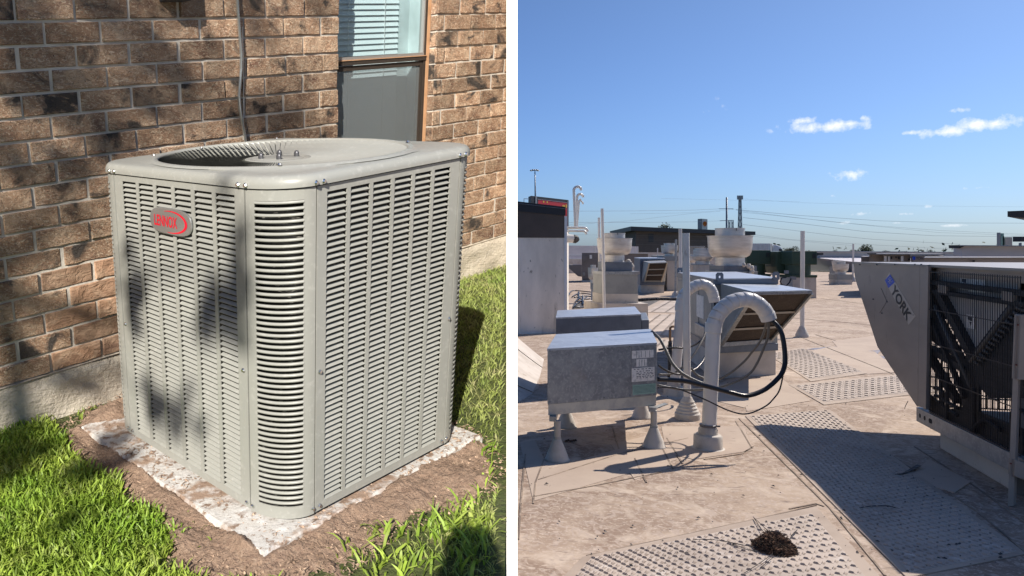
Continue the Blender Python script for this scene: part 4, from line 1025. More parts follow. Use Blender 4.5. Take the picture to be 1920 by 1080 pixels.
T = Thing('lamp_mast', P(1004.5, 470, 150), 'tall thin light mast with a ring of lamps at the far left', 'lamp mast')
g = MB(); b_ = P(1004.8, 480, 150); g.tube([(b_.x, b_.y, -6), P(1004, 380, 150), P(1003, 321, 150)], [.28, .18, .10], 8); g.build('mast', M['steel'], T, smooth=True)
for dx in (-6.5, -3.5, 0, 3.5, 6): 
    g = MB(); p = P(1002.5 + dx, 319.5 - (0 if abs(dx) > 4 else .8), 150); g.lathe([(.2, -.15), (.32, -.05), (.2, .12)], p, 8); g.build('lamp', M['lamp'] if abs(dx) > 4 else M['steel'], T)
g = MB(); g.bar(P(996, 318.8, 150), P(1009, 318.8, 150), .1, .08); g.build('lamp_arm', M['steel'], T)
pipe_thing('small_antenna', 'small bent aerial standing on the penthouse roof', 'antenna', [(982.5, 380), (982.5, 372.6), (990, 373)], 16, .008, M['steel'])

# ---------------------------------------------------------------- exhaust fans
FANG = 'upblast exhaust fans on the roof'
def exhaust_fan(label, cx, d, dish, cap, neck, blocks, squat=False):
    """pixel measures at distance d: (half width, y top, y bottom)"""
    k = d / FPX; X = (cx - CX) * k; z = lambda y: 1.6 - (y - CY) * k
    T = Thing('exhaust_fan', (X, d, 0), label, 'exhaust fan', FANG)
    hw, y0, y1 = dish; r = hw * k; z0, z1 = z(y1), z(y0); h = z1 - z0
    g = MB()
    if not squat: prof = [(r * .55, z0), (r * .72, z0 + h * .02), (r * .84, z0 + h * .10), (r * .92, z0 + h * .25), (r * .965, z0 + h * .5), (r * .985, z1 - h * .03), (r * 1.02, z1 - h * .02), (r * 1.02, z1), (r * .96, z1), (r * .93, z0 + h * .5), (r * .6, z0 + h * .3)]
    else: prof = [(r * .55, z0), (r * .8, z0 + h * .05), (r, z0 + h * .3), (r * 1.01, z0 + h * .45), (r * .93, z0 + h * .47), (r * .93, z1), (r * .9, z1), (r * .5, z0 + h * .8)]
    g.lathe(prof, (X, d, 0), 40); ds = g.build('dish', M['fan'], T, smooth=True, sharp=35)
    hw, y0, y1 = cap; r2 = hw * k; g = MB(); g.lathe([(r2 * .98, z(y1) - .02), (r2 * .98, z(y0) - .012 * k * 60), (r2 * 1.02, z(y0) - .010 * k * 60), (r2 * 1.02, z(y0)), (0, z(y0) + .004)], (X, d, 0), 32); g.build('motor_cap', M['fan'], T, smooth=True, sharp=35)
    g = MB(); s = r2 * 1.0; g.box(X - .006, X + .006, d - s - .006, d - s + .01, z(y0) - .06 * r2 / .3, z(y0)); g.build('latch', M['nut'], T)
    hw, y0, y1 = neck; r3 = hw * k; g = MB(); g.lathe([(r3, z(y1)), (r3, z(y0) + .01)], (X, d, 0), 32); g.build('neck', M['fan'], T, smooth=True, sharp=35)
    for nm, x0, x1, ya, yb, mt in blocks:
        g = MB(); xa, xb = (x0 - CX) * k, (x1 - CX) * k; w = (xb - xa); e1 = BX * w; e2 = AX * w
        a = Vector((xa, d - w * .5, 0)); zz0 = 0 if yb is None else z(yb)
        kk = (d) / (d - w * .5)
        c_ = Vector((X, d, 0)); q = [c_ + Vector((sx * w / 2, sy * w / 2, 0)) for sx, sy in ((-1, -1), (1, -1), (1, 1), (-1, 1))]; sh = Vector(((xa + xb) / 2 - X, 0, 0))
        q = [v + sh for v in q]; g.prism([V2(v) for v in q], max(zz0, 0), z(ya)); g.build(nm, mt, T, bevel=.004 if d < 20 else 0)
    return T
E1 = exhaust_fan('exhaust fan with a wide aluminium dish on stacked boxes behind the thin white posts', 1152, 17.6, (32, 447, 478), (19.5, 437, 449), (17, 477, 491),
   [('fan_base', 1128, 1177, 491, 508, M['steelblue']), ('curb_cap', 1120, 1188, 508, 514, M['galv']), ('duct_box', 1121, 1185, 514, 549, M['hvac']), ('curb', 1120, 1185.5, 549, 567, M['curb']), ('curb_footing', 1107, 1199, 566, None, M['membrane'])])
g = MB(); p = P(1187, 490, 17.5)
for k in range(4): a = P(1178 + k * 2, 492 + k * 3, 17.4); g.lathe([(.03, -.03), (.07, 0), (.06, .05), (.02, .08)], a, 8)
g.build('flexible_joint', M['curb'], E1, smooth=True)
E2 = exhaust_fan('largest exhaust fan, its broad aluminium bowl rising behind the big hooded unit', 1368.5, 15.2, (39.5, 442, 483), (26, 428, 443), (25.5, 482, 499),
   [('fan_base', 1343, 1404, 498, 512, M['steelblue']), ('duct_box', 1336, 1404, 508, 530, M['hvac']), ('curb', 1340, 1400, 530, None, M['curb'])])
g = MB()
for x, y, r in ((1395, 497, .04), (1404, 499, .05), (1409, 503, .055), (1410, 509, .05), (1407, 513, .04)): g.lathe([(r * .5, -r), (r, 0), (r * .6, r)], P(x, y, 14.8), 8)
g.build('flexible_joint', M['curb'], E2, smooth=True)
exhaust_fan('squat double-banded exhaust fan left of the largest bowl', 1318, 27, (18, 468, 490), (15, 465, 469), (12, 489, 495), [('fan_base', 1302, 1331, 495, 497, M['galv']), ('curb', 1304, 1330, 497, None, M['curb'])], True)
exhaust_fan('exhaust fan in front of the brown building, seen between the white posts', 1255, 30, (15, 460, 476), (10, 456, 460), (8, 476, 480), [('fan_base', 1237, 1266, 480, 489, M['hvac']), ('curb', 1246, 1272, 489, None, M['curb'])])
exhaust_fan('small exhaust fan half hidden at the left of the stacked-box fan', 1112, 23, (9.5, 502, 524), (5, 497, 502), (5.5, 523, 531), [('fan_base', 1109, 1124, 531, 542, M['hvac']), ('curb', 1110, 1124, 542, None, M['curb'])])
exhaust_fan('lone small exhaust fan far out on the open roof at right', 1576, 35.5, (13.5, 495, 509), (8, 490, 495), (9, 508, 514), [('fan_base', 1562, 1590, 514, 524, M['hvac']), ('curb', 1562.5, 1589.5, 524, None, M['curb'])])
exhaust_fan('small exhaust fan peeking out behind the lone far fan', 1568, 39, (7.5, 489, 500), (5, 488, 489), (5, 500, 506), [('fan_base', 1559, 1572, 500, None, M['hvac'])])
exhaust_fan('small far exhaust fan just left of the brown building base', 1297, 36, (8, 480, 492), (5, 477, 480), (5, 492, 497), [('curb', 1290, 1305, 497, None, M['curb'])])

# ---------------------------------------------------------------- air handlers in the middle distance
def ubox(x0, x1, ya, yb, d, depth, skew=None):
    k = d / FPX; skew = (x0 - CX) / FPX + .02 if skew is None else skew; a = Vector(((x0 - CX) * k, d, 0)); b = Vector(((x1 - CX) * k, d + .0, 0)); e_ = Vector((skew, 1, 0)) * depth
    return [a, b, b + e_, a + e_], 1.6 - (yb - CY) * k, 1.6 - (ya - CY) * k
def add_ubox(name, mat, T, *a, **k):
    q, z0, z1 = ubox(*a); g = MB(); g.prism([V2(v) for v in q], max(z0, 0), z1); return g.build(name, mat, T, bevel=k.get('bevel', 0))
T = Thing('rooftop_unit', P(1105, 525, 38), 'dark taupe rooftop unit with an angled hood behind the small fan', 'rooftop unit', 'rooftop units')
add_ubox('cabinet', M['taupe'], T, 1091, 1122, 474, 524, 38, 2)
add_ubox('label', M['label'], T, 1105.5, 1110, 478, 485, 37.95, .03); add_ubox('door', M['taupe'], T, 1093, 1100, 480, 491, 37.93, .05); add_ubox('switch_box', M['hvac'], T, 1092.5, 1097, 511, 517, 37.9, .08)
g = MB(); g.slab([P(1067, 503, 38), P(1069, 497, 38), P(1090.8, 497, 38), P(1090.8, 519, 38), P(1084, 518, 38)], (.3, 1.4, 0)); g.build('hood', M['taupe'], T)
g = MB(); g.prism([V2(v) for v in ubox(1091, 1122, 0, 0, 38, 2)[0]], 0, .10); g.build('curb', M['curb'], T)
T = Thing('rooftop_unit', P(1196, 540, 30), 'blue-grey rooftop unit with a slanted three-panel intake hood', 'rooftop unit', 'rooftop units')
q = [P(1189, 520, 31.5), P(1200, 520, 28.2), P(1247, 520, 28.2), P(1243, 520, 32)]; q = [Vector((v.x, v.y, 0)) for v in q]
zt = 1.6 - (487 - CY) * 28.2 / FPX; g = MB(); g.prism([V2(v) for v in q], .30, [zt + .02] * 4); g.build('cabinet', M['steelblue'], T, bevel=.01)
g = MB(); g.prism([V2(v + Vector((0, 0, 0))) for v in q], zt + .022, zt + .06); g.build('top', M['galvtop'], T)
g = MB(); cc_ = sum(q, Vector()) / 4; g.prism([V2(v + (cc_ - v) * .06) for v in q], 0, .299); g.build('curb', M['curb'], T)
tl_, tr_, br_, bl_ = P(1217, 494, 27.3), P(1251, 492.5, 27.3), P(1240, 528, 28.0), P(1209, 528, 28.0)
g = MB(); g.slab([tl_, P(1206, 490.5, 28.15), P(1203, 528, 28.15), bl_], (.02, 0, 0)); g.slab([tl_, tr_, P(1245, 489, 28.15), P(1206, 490.5, 28.15)], (0, 0, .02)); g.slab([tr_, br_, P(1246, 528, 28.15), P(1246, 489, 28.15)], (.02, 0, 0)); g.build('hood', M['galv'], T)
def bil(a, b, c, d_, u, v): return a.lerp(b, u).lerp(d_.lerp(c, u), v)
for k in range(3):
    g = MB(); v0, v1 = .06 + k * .31, .06 + k * .31 + .28
    g.slab([bil(tl_, tr_, br_, bl_, u, v) for u, v in ((.06, v0), (.94, v0), (.94, v1), (.06, v1))], (0, .03, .0)); g.build('filter', M['filter'], T)
g = MB()
for v in (.0, .335, .645, .97):
    a, b = bil(tl_, tr_, br_, bl_, 0, v), bil(tl_, tr_, br_, bl_, 1, v); g.bar(a, b, .03, .03)
g.bar(tl_, bl_, .04, .04); g.bar(tr_, br_, .04, .04); g.build('hood_frame', M['filterbar'], T)
T = Thing('rooftop_unit', P(1180, 500, 42), 'low brown box unit behind the three-panel hooded unit', 'rooftop unit', 'rooftop units')
add_ubox('cabinet', M['taupe'], T, 1171, 1215, 476, 500, 45, 2); add_ubox('top', M['hvac'], T, 1170.5, 1215.5, 475, 476, 44.9, 2.2)
T = Thing('rooftop_unit', P(1235, 490, 34), 'long low grey unit under the fan in front of the brown building', 'rooftop unit', 'rooftop units')
add_ubox('cabinet', M['hvac'], T, 1221, 1262, 479, 492, 34, 2); add_ubox('curb', M['curb'], T, 1223, 1260, 492, 540, 34.1, 1.8)
T = Thing('rooftop_unit', P(1300, 480, 50), 'pale boxy unit behind the squat fan at the end of the brown building', 'rooftop unit', 'rooftop units')
add_ubox('cabinet', M['hvac'], T, 1292, 1320, 463, 500, 48, 2); add_ubox('cap', M['galv'], T, 1290, 1322, 461.5, 463.2, 47.9, 2.2)
T = Thing('rooftop_unit', P(1445, 512, 34), 'tan cabinet with an open dark bay between the green fans', 'rooftop unit', 'rooftop units')
add_ubox('cabinet', M['hvac'], T, 1433, 1457, 474.5, 495, 36, 2); add_ubox('open_bay', M['unit_dark'], T, 1432, 1444.5, 496.5, 511, 35.6, 1); add_ubox('lower_cabinet', M['curb'], T, 1445, 1458, 495.5, 516, 35.8, 1.5); add_ubox('top', M['galvtop'], T, 1431, 1472, 471.5, 474, 36, 2.5)
add_ubox('label', M['label'], T, 1451, 1456, 475.5, 479, 35.9, .05)

def green_fan(label, cx, d, w, ytop, ymid, ybot, base=True):
    k = d / FPX; T = Thing('utility_fan', P(cx, 545, d), label, 'utility fan', 'green utility fans')
    z = lambda y: 1.6 - (y - CY) * k; X = (cx - CX) * k; W = w * k
    g = MB(); q = [Vector((X - W / 2, d - W / 2, 0)), Vector((X + W / 2, d - W / 2, 0)), Vector((X + W / 2, d + W / 2, 0)), Vector((X - W / 2, d + W / 2, 0))]
    g.prism([V2(v) for v in q], z(ymid), z(ytop)); g.build('motor_housing', M['green'], T, bevel=.02)
    g = MB(); g.prism([(X - W * .46, d - W * .5 - .012), (X - W * .02, d - W * .5 - .012), (X - W * .02, d - W * .5), (X - W * .46, d - W * .5)], z(ymid - 3), z(ytop + 2)); g.build('housing_door', M['green'], T, bevel=.01)
    g = MB()
    for i in range(5): zz = z(ytop + 6 + i * 1.8); g.box(X + W * .30, X + W * .44, d - W * .5 - .016, d - W * .5, zz, zz + .02)
    g.build('vent_slats', M['black'], T, kind='stuff')
    g = MB(); g.lathe([(W * .46, z(ybot)), (W * .46, z(ymid) - .005)], (X, d, 0), 28); g.build('drum', M['green'], T, smooth=True, sharp=40)
    if base:
        g = MB(); g.prism([V2(v * 1 + Vector((0, 0, 0))) for v in q], z(ybot) - .08, z(ybot)); g.build('base_plate', M['green'], T)
        g = MB(); c_ = Vector((X, d, 0)); g.prism([V2(v + (c_ - v) * .04) for v in q], 0, z(ybot) - .081); g.build('curb', M['curb'], T, bevel=.01)
    return T
T = green_fan('dark green utility fan on a pale curb, behind the white post', 1496, 25.5, 46, 470.5, 496, 515)
g = MB(); k = 25 / FPX; sc_ = [P(1456, 472, 25.8), P(1472.5, 471, 25.8), P(1472.5, 514, 25.8), P(1460, 513, 25.8), P(1456, 500, 25.8)]; g.slab(sc_, (.1, 1.0, 0)); g.build('scroll_outlet', M['green'], T, bevel=.01)
g = MB(); g.slab([P(1462, 476, 25.77), P(1472, 475, 25.77), P(1472, 493, 25.77), P(1462, 493, 25.77)], (0, .02, 0)); g.build('outlet_door', M['green'], T)
g = MB(); g.tube([P(1474, 520, 24.9), P(1466, 521, 24.8), P(1463, 528, 24.8), P(1466, 534, 24.8), P(1474, 536, 24.8), P(1480, 530, 24.8), P(1484, 521, 24.9)], .022, 8); g.build('cable_loop', M['cable'], T, smooth=True)
g = MB(); g.slab([P(1473, 507, 24.85), P(1479, 507, 24.85), P(1479, 513, 24.85), P(1473, 513, 24.85)], (0, .1, 0)); g.slab([P(1484, 518, 24.85), P(1493, 519, 24.85), P(1493, 525, 24.85), P(1484, 524, 24.85)], (0, .1, 0)); g.build('switch_box', M['steel'], T)
T = green_fan('dark green utility fan half hidden by the largest bowl fan', 1412, 26.5, 44, 469, 495, 513)

# ---------------------------------------------------------------- brown building with emblem sign behind
T = Thing('distant_building', P(1300, 480, 68), 'long brown building with a sloping black roof edge beyond the roof', 'building')
def bd(x, t=0): return 66 + (x - 1183) * .03 + t
def BPt(x, y, t=0): return P(x, y, bd(x, t))
g = MB(); a, b = BPt(1192, 470), BPt(1402, 470); g.prism([V2(a), V2(b), (b.x + 3, b.y + 14), (a.x + 3, a.y + 14)], -6, [BPt(1192, 431).z, BPt(1402, 441).z, BPt(1402, 441).z, BPt(1192, 431).z]); g.build('wall', M['brownwall'], T)
g = MB()
for y in (441, 449.5, 458): g.slab([BPt(1192.5, y + (0), -.05), BPt(1401, y + 3.5, -.05), BPt(1401, y + 3.9, -.05), BPt(1192.5, y + .4, -.05)], (0, .04, 0))
g.build('panel_joints', M['taupe'], T, kind='stuff')
g = MB(); a, b = BPt(1183, 470, -1), BPt(1416.5, 470, -1); g.prism([V2(a), V2(b), (b.x + 3, b.y + 16), (a.x + 3, a.y + 16)], [BPt(1183, 433).z, BPt(1416, 441).z] * 1 + [BPt(1416, 441).z, BPt(1183, 433).z], [BPt(1183, 425.2).z, BPt(1416, 434.6).z, BPt(1416, 434.6).z, BPt(1183, 425.2).z]); g.build('roof', M['black'], T)
g = MB(); g.slab([BPt(1216, 438.5, -.08), BPt(1225.5, 438.8, -.08), BPt(1225.5, 454, -.08), BPt(1216, 454, -.08)], (0, .06, 0)); g.build('vent_panel', M['black'], T)
T = Thing('emblem_sign', P(1320, 440, 120), 'tall white sign with a red and yellow scallop shell above the brown building', 'sign')
g = MB(); a, b = P(1316.5, 470, 120), P(1326.5, 470, 120); g.slab([P(1316, 410, 120), P(1326.5, 411, 120), P(1326.5, 436, 120), P(1316, 436, 120)], (0, 1, 0)); g.build('face', M['signwhite'], T)
g = MB(); g.slab([P(1314, 410, 119.9), P(1315.9, 410, 119.9), P(1315.9, 436, 119.9), P(1314, 436, 119.9)], (0, 1.2, 0)); g.box(a.x + .2, a.x + .5, 120.4, 120.7, -6, P(1320, 436, 120).z); g.build('post', M['steel'], T)
def shell(cx_, cy_, s, w):
    o = [];
    for k in range(29):
        a = R2(205 - 230 * k / 28); r = s * (1 + .07 * math.cos(k * math.pi / 2)) ; o.append(P(cx_ + r * .92 * math.cos(a) * 1, cy_ - r * 1.12 * math.sin(a), 120) + Vector((0, w, 0)))
    o += [P(cx_ + s * .34, cy_ + s * .95, 120) + Vector((0, w, 0)), P(cx_ + s * .40, cy_ + s * 1.22, 120) + Vector((0, w, 0)), P(cx_ - s * .40, cy_ + s * 1.22, 120) + Vector((0, w, 0)), P(cx_ - s * .34, cy_ + s * .95, 120) + Vector((0, w, 0))]
    return o
g = MB(); g.slab(shell(1321.5, 419.5, 4.0, -.06), (0, .03, 0)); em = g.build('emblem', M['shellred'], T)
g = MB(); g.slab(shell(1321.5, 419.5, 3.1, -.10), (0, .03, 0)); g.build('emblem_inner', M['shellyellow'], T)
g = MB()
for a in (-50, -25, 0, 25, 50):
    p0 = P(1321.5 + .5 * math.sin(R2(a)), 422.5, 120) + Vector((0, -.12, 0)); p1 = P(1321.5 + 3.0 * math.sin(R2(a)), 419.5 - 3.2 * math.cos(R2(a)), 120) + Vector((0, -.12, 0)); g.bar(p0, p1, .03, .03)
g.build('emblem_ribs', M['shellred'], T, kind='stuff')

# masts and towers
T = Thing('utility_pole', P(1362.5, 470, 95), 'grey monopole with short crossarm between the fans and the lattice tower', 'utility pole')
g = MB(); b_ = P(1362.5, 470, 95); g.tube([(b_.x, b_.y, -6), (b_.x, b_.y, P(1362, 370, 95).z)], [.16, .11], 8); g.build('pole', M['steel'], T, smooth=True)
g = MB(); g.bar(P(1348, 391.5, 95), P(1375, 391.5, 95), .07, .07); g.bar(P(1350, 414, 95), P(1374, 413, 95), .07, .07); g.build('crossarm', M['steel'], T)
def lattice(label, cx, d, w0, w1, ytop, yb, n, ants):
    T = Thing('lattice_tower', P(cx, 470, d), label, 'lattice tower', 'lattice towers on the horizon')
    k = d / FPX; X = (cx - CX) * k; zt_ = 1.6 - (ytop - CY) * k; g = MB(); lv = []
    for i in range(n + 1):
        t = i / n; z = -6 + (zt_ + 6) * t; w = (w0 + (w1 - w0) * t) * k / 2; lv.append([(X + sx * w, d + sy * w, z) for sx, sy in ((-1, -1), (1, -1), (1, 1), (-1, 1))])
    th = .045 * d / 100
    for i in range(n):
        for c_ in range(4):
            g.bar(lv[i][c_], lv[i + 1][c_], th * 1.6, th * 1.6); g.bar(lv[i][c_], lv[i + 1][(c_ + 1) % 4], th, th); g.bar(lv[i + 1][c_], lv[i + 1][(c_ + 1) % 4], th, th)
    g.build('lattice', M['steel'], T, kind='stuff')
    if ants:
        for i in range(5):
            x = cx - 4.5 + i * 2.2; g = MB(); g.slab([P(x, ytop - .5, d - .3), P(x + 1.5, ytop - .5, d - .3), P(x + 1.5, ytop + 7, d - .3), P(x, ytop + 7, d - .3)], (0, .2, 0)); g.build('panel_antenna', M['radome'], T)
    return T
lattice('tall lattice mast with a crown of panel antennas on the horizon', 1387.5, 110, 9.5, 2.8, 367, 430, 16, True)
lattice('short square-topped lattice mast beside the monopole', 1370.5, 112, 7.5, 6, 413, 430, 6, False)
# power lines, each a sagging span
def wire(label, pts, d0, d1, r):
    q = []
    for i in range(len(pts) - 1):
        for k in range(8):
            t = k / 8; x = pts[i][0] + (pts[i + 1][0] - pts[i][0]) * t; y = pts[i][1] + (pts[i + 1][1] - pts[i][1]) * t; tt = (x - pts[0][0]) / (pts[-1][0] - pts[0][0])
            q.append(P(x, y, d0 + (d1 - d0) * tt))
    q.append(P(*pts[-1], d1)); g = MB(); g.tube(q, r, 4); g.build('power_line', M['steel'], origin=q[0], label=label, cat='power line', group='power lines across the sky')
wl_ = [([(1066, 396), (1180, 395.5), (1300, 394), (1350, 391.5)], .022), ([(1066, 417), (1200, 417), (1300, 416), (1350, 414)], .022), ([(1066, 422), (1180, 414), (1290, 401), (1350, 396)], .018), ([(1066, 440), (1182, 441)], .018),
       ([(1380, 393), (1500, 404), (1650, 414), (1780, 418), (1935, 418.5)], .025), ([(1380, 394), (1460, 404), (1560, 416), (1640, 423), (1760, 432), (1935, 440)], .018), ([(1393, 408), (1500, 419), (1620, 434), (1750, 442), (1935, 444)], .025),
       ([(1393, 421), (1480, 431), (1560, 441), (1640, 449), (1800, 458)], .022), ([(1393, 437), (1480, 449), (1600, 457), (1690, 462), (1800, 468)], .018), ([(1410, 443), (1500, 452), (1600, 460.5)], .018),
       ([(1393, 373), (1500, 380), (1700, 386), (1935, 388)], .010), ([(1240, 372), (1360, 375), (1500, 378)], .010), ([(1393, 398), (1500, 409), (1640, 424), (1760, 436), (1935, 442)], .016), ([(1182, 401), (1290, 399), (1400, 391)], .014)]
for i, (w_, r_) in enumerate(wl_):
    side = 'left of the monopole' if w_[-1][0] < 1420 else 'right of the lattice mast'
    wire('thin dark power line number-free span %s, %s in its set' % (side, ('highest', 'second highest', 'third highest', 'lowest', 'boldest', 'second boldest', 'middle', 'lower middle', 'second lowest', 'lowest', 'faintest', 'faint high', 'steepest', 'shortest')[i]) if False else
         ('thin power line ' + side + ', ' + ('uppermost of the level lines', 'second of the level lines', 'one that climbs to the right', 'lowest just above the parapet', 'boldest and uppermost', 'just under the boldest one', 'middle one of the bundle', 'lower one of the bundle', 'lowest before the parapet', 'short one ending at the far tree', 'faint one highest up', 'faint high one over the monopole', 'one in the crowded middle', 'faint one over the brown building')[i]), w_, 95, 120, r_ * .8)

# trailer truck and far trees beyond the roof
T = Thing('semi_truck', P(1430, 475, 62), 'white semi truck and trailer seen over the green fans', 'truck')
add_ubox('trailer', M['truck'], T, 1385, 1444, 456.5, 480, 62, 2.6, 0)
g = MB()
for k in range(22): q_, z0, z1 = ubox(1386 + k * 2.6, 1386.3 + k * 2.6, 457.5, 480, 61.97, .03, 0); g.prism([V2(v) for v in q_], z0, z1)
g.build('trailer_ribs', M['parapet'], T, kind='stuff')
add_ubox('trailer_end', M['signwhite'], T, 1444, 1448, 457, 480, 62, 2.6, 0)
g = MB(); g.slab([P(1449, 458.5, 62), P(1456, 459, 62), P(1462, 461.5, 62), P(1466, 465, 62), P(1468.5, 470, 62), P(1469, 480, 62), P(1449, 480, 62)], (0, 2.4, 0)); g.build('cab', M['truck'], T, bevel=.1)
g = MB(); g.slab([P(1461, 466.5, 61.96), P(1466, 467, 61.96), P(1468, 471, 61.96), P(1461, 471, 61.96)], (0, .05, 0)); g.build('cab_window', M['black'], T)
def far_tree(label, cx, ytop, hw, d, n=260):
    T = Thing('tree', (P(cx, 470, d).x, d, -6), label, 'tree', 'trees beyond the roof'); k = d / FPX; g = MB(); X = (cx - CX) * k; z = 1.6 - (ytop - CY) * k; w = hw * k; rd = random.Random(cx)
    for c_ in range(9):
        cx2 = X + rd.uniform(-.7, .7) * w; zz = z - w * rd.uniform(.25, .9) - abs(cx2 - X) * .35; rr_ = w * rd.uniform(.28, .5)
        leaf_cloud(g, (cx2, d + rd.uniform(-.6, .6) * w, zz), rr_, n // 3, w * .085)
    g.build('crown', M['farleaf'], T, kind='stuff'); g = MB(); g.tube([(X, d, -6), (X + .1, d, (z - 6) * .5), (X, d, z - w * .6)], [w * .1, w * .07, w * .03], 7); g.build('trunk', M['bark'], T, smooth=True)
far_tree('rounded dark tree just right of the semi truck cab', 1488, 462, 15, 90, 700)
far_tree('larger bushy tree right of the far thin white post', 1620, 459, 22, 95, 1100)
far_tree('low tree top at the left end of the far parapet', 1599, 466, 12, 120, 400)
far_tree('low tree top left of centre on the far horizon', 1563, 468, 9, 130, 300)
for x, w in ((1535, 10), (1660, 10), (1700, 12), (1745, 10), (1515, 6)):
    far_tree('tiny tree top just above the far parapet, ' + {1535: 'right of the far floodlight', 1660: 'first right of the bushy tree', 1700: 'second right of the bushy tree', 1745: 'farthest right', 1515: 'behind the white post'}[x], x, 469.0, w, 160, 900)
far_tree('sparse tree top poking over the brown building roof', 1245, 421, 30, 82, 500)
far_tree('small tree at the left end of the brown building', 1188, 453, 9, 72, 500)
g = MB()
for i in range(90): leaf_cloud(g, (random.uniform(-40, 420), 330 + random.uniform(-30, 30), -4 + random.uniform(0, 3.2)), 7, 18, 1.1)
g.build('distant_woods', M['farleaf'], kind='stuff')

# ---------------------------------------------------------------- parapets
T = Thing('parapet_wall', P(1500, 500, 57), 'long grey parapet wall closing the far side of the roof', 'parapet wall')
zz = lambda y, d: 1.6 - (y - CY) * d / FPX
def pw(name, mat, x0, x1, ya0, ya1, yb, d0, d1, th):
    a, b = P(x0, 470, d0), P(x1, 470, d1); g = MB()
    g.prism([V2(a), V2(b), (b.x + .1, b.y + th), (a.x + .1, a.y + th)], max(0, zz(yb, d0)), [zz(ya0, d0), zz(ya1, d1), zz(ya1, d1), zz(ya0, d0)]); return g.build(name, mat, T)
pw('wall', M['parapet'], 1515, 1830, 471.5, 473.5, 482, 58.5, 58.5, .4)
g = MB(); a0_, a1_ = P(1512, 481.5, 58.4), P(1835, 483, 58.4); b0_, b1_ = G(1512, 507), G(1835, 516)
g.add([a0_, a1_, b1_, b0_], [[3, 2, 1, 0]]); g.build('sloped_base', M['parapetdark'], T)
g = MB(); a = P(1515, 481.3, 58.3); b = P(1835, 482.8, 58.3); g.bar(a, b, .08, .05); g.bar(P(1515, 471.2, 58.3), P(1835, 473.2, 58.3), .5, .06); g.build('coping', M['galv'], T)
g = MB()
for x in (1562, 1572, 1582, 1592, 1640, 1655): g.bar(P(x, 482, 58.2), P(x - 4, 487, 58.0), .06, .04)
g.build('brackets', M['nut'], T)
T = Thing('parapet_wall', P(1120, 480, 52), 'pale grey parapet between the penthouse and the brown building', 'parapet wall')
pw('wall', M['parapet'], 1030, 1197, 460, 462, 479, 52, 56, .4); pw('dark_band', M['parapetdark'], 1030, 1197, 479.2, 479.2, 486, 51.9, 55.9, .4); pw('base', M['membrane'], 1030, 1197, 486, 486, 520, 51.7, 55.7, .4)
T = Thing('parapet_wall', P(1240, 480, 56), 'white low parapet under the brown building', 'parapet wall')
pw('wall', M['membrane'], 1190, 1345, 473.2, 473.5, 500, 56, 57, .4)
T = Thing('floodlight', P(1537, 475, 57), 'small dark floodlight on the far parapet', 'floodlight'); g = MB(); g.slab([P(1532, 473.8, 57.6), P(1544, 473.8, 57.6), P(1544, 478, 57.6), P(1532, 478.5, 57.6)], (0, .3, 0)); g.build('housing', M['black'], T, bevel=.02); g = MB(); g.bar(P(1531, 474.5, 58.1), P(1527, 471.5, 58.1), .05, .05); g.bar(P(1533, 478.5, 58.1), P(1528, 480.8, 58.1), .05, .05); g.build('bracket', M['black'], T)
T = Thing('parapet_wall', P(1850, 480, 24), 'taller white parapet block behind the second taupe unit at right', 'parapet wall')
pw('wall', M['parapet'], 1803, 1990, 461, 462.5, 500, 26, 24, .5)
g = MB(); g.slab([P(1799, 459.5, 25.9), P(1807, 459.5, 25.9), P(1807, 462, 25.9), P(1799.5, 465.5, 25.9)], (0, .5, 0)); g.build('corner_cap', M['black'], T)
g = MB(); g.bar(P(1803, 460.4, 25.9), P(1990, 461.6, 23.9), .5, .03); g.build('coping', M['galv'], T)
T = Thing('antenna_cluster', P(1885, 461, 27), 'teal and grey antenna panels standing on the white parapet block', 'antenna')
for x0, x1, y0, mt in ((1874, 1876, 436, 'steel'), (1877, 1883, 443, 'teal'), (1880, 1882.5, 437.5, 'teal'), (1885, 1898, 444.6, 'hvac')):
    g = MB(); g.slab([P(x0, y0, 27), P(x1, y0, 27), P(x1, 462, 27), P(x0, 462, 27)], (0, .12, 0)); g.build('antenna_panel', M[mt], T)
T = Thing('roof_canopy', P(1930, 400, 18), 'black flat canopy edge jutting in at the right above the parapet', 'canopy')
g = MB(); g.slab([P(1889, 396, 18), P(2080, 388, 16), P(2080, 417, 16), P(1889, 406.5, 18)], (3.2, 3, 0)); g.build('fascia', M['black'], T)
g = MB(); a = P(1990, 470, 18); g.box(a.x, a.x + .3, 18.5, 18.8, 0, 2.4); g.build('post', M['steel'], T)
T = Thing('floodlight', P(1918, 455, 22), 'black box lamp at the far right edge just under the canopy', 'floodlight'); g = MB(); g.slab([P(1915, 443.5, 22), P(1945, 443.5, 22), P(1945, 453, 22), P(1915, 453, 22)], (0, .3, 0)); g.build('housing', M['black'], T); g = MB(); g.slab([P(1912.6, 456, 22), P(1915.8, 455, 22), P(1915.8, 462, 22), P(1912.6, 462, 22)], (0, .05, 0)); g.slab([P(1925, 453, 22.1), P(1928, 453, 22.1), P(1928, 463, 22.1), P(1925, 463, 22.1)], (0, .05, 0)); g.build('bracket', M['steel'], T)

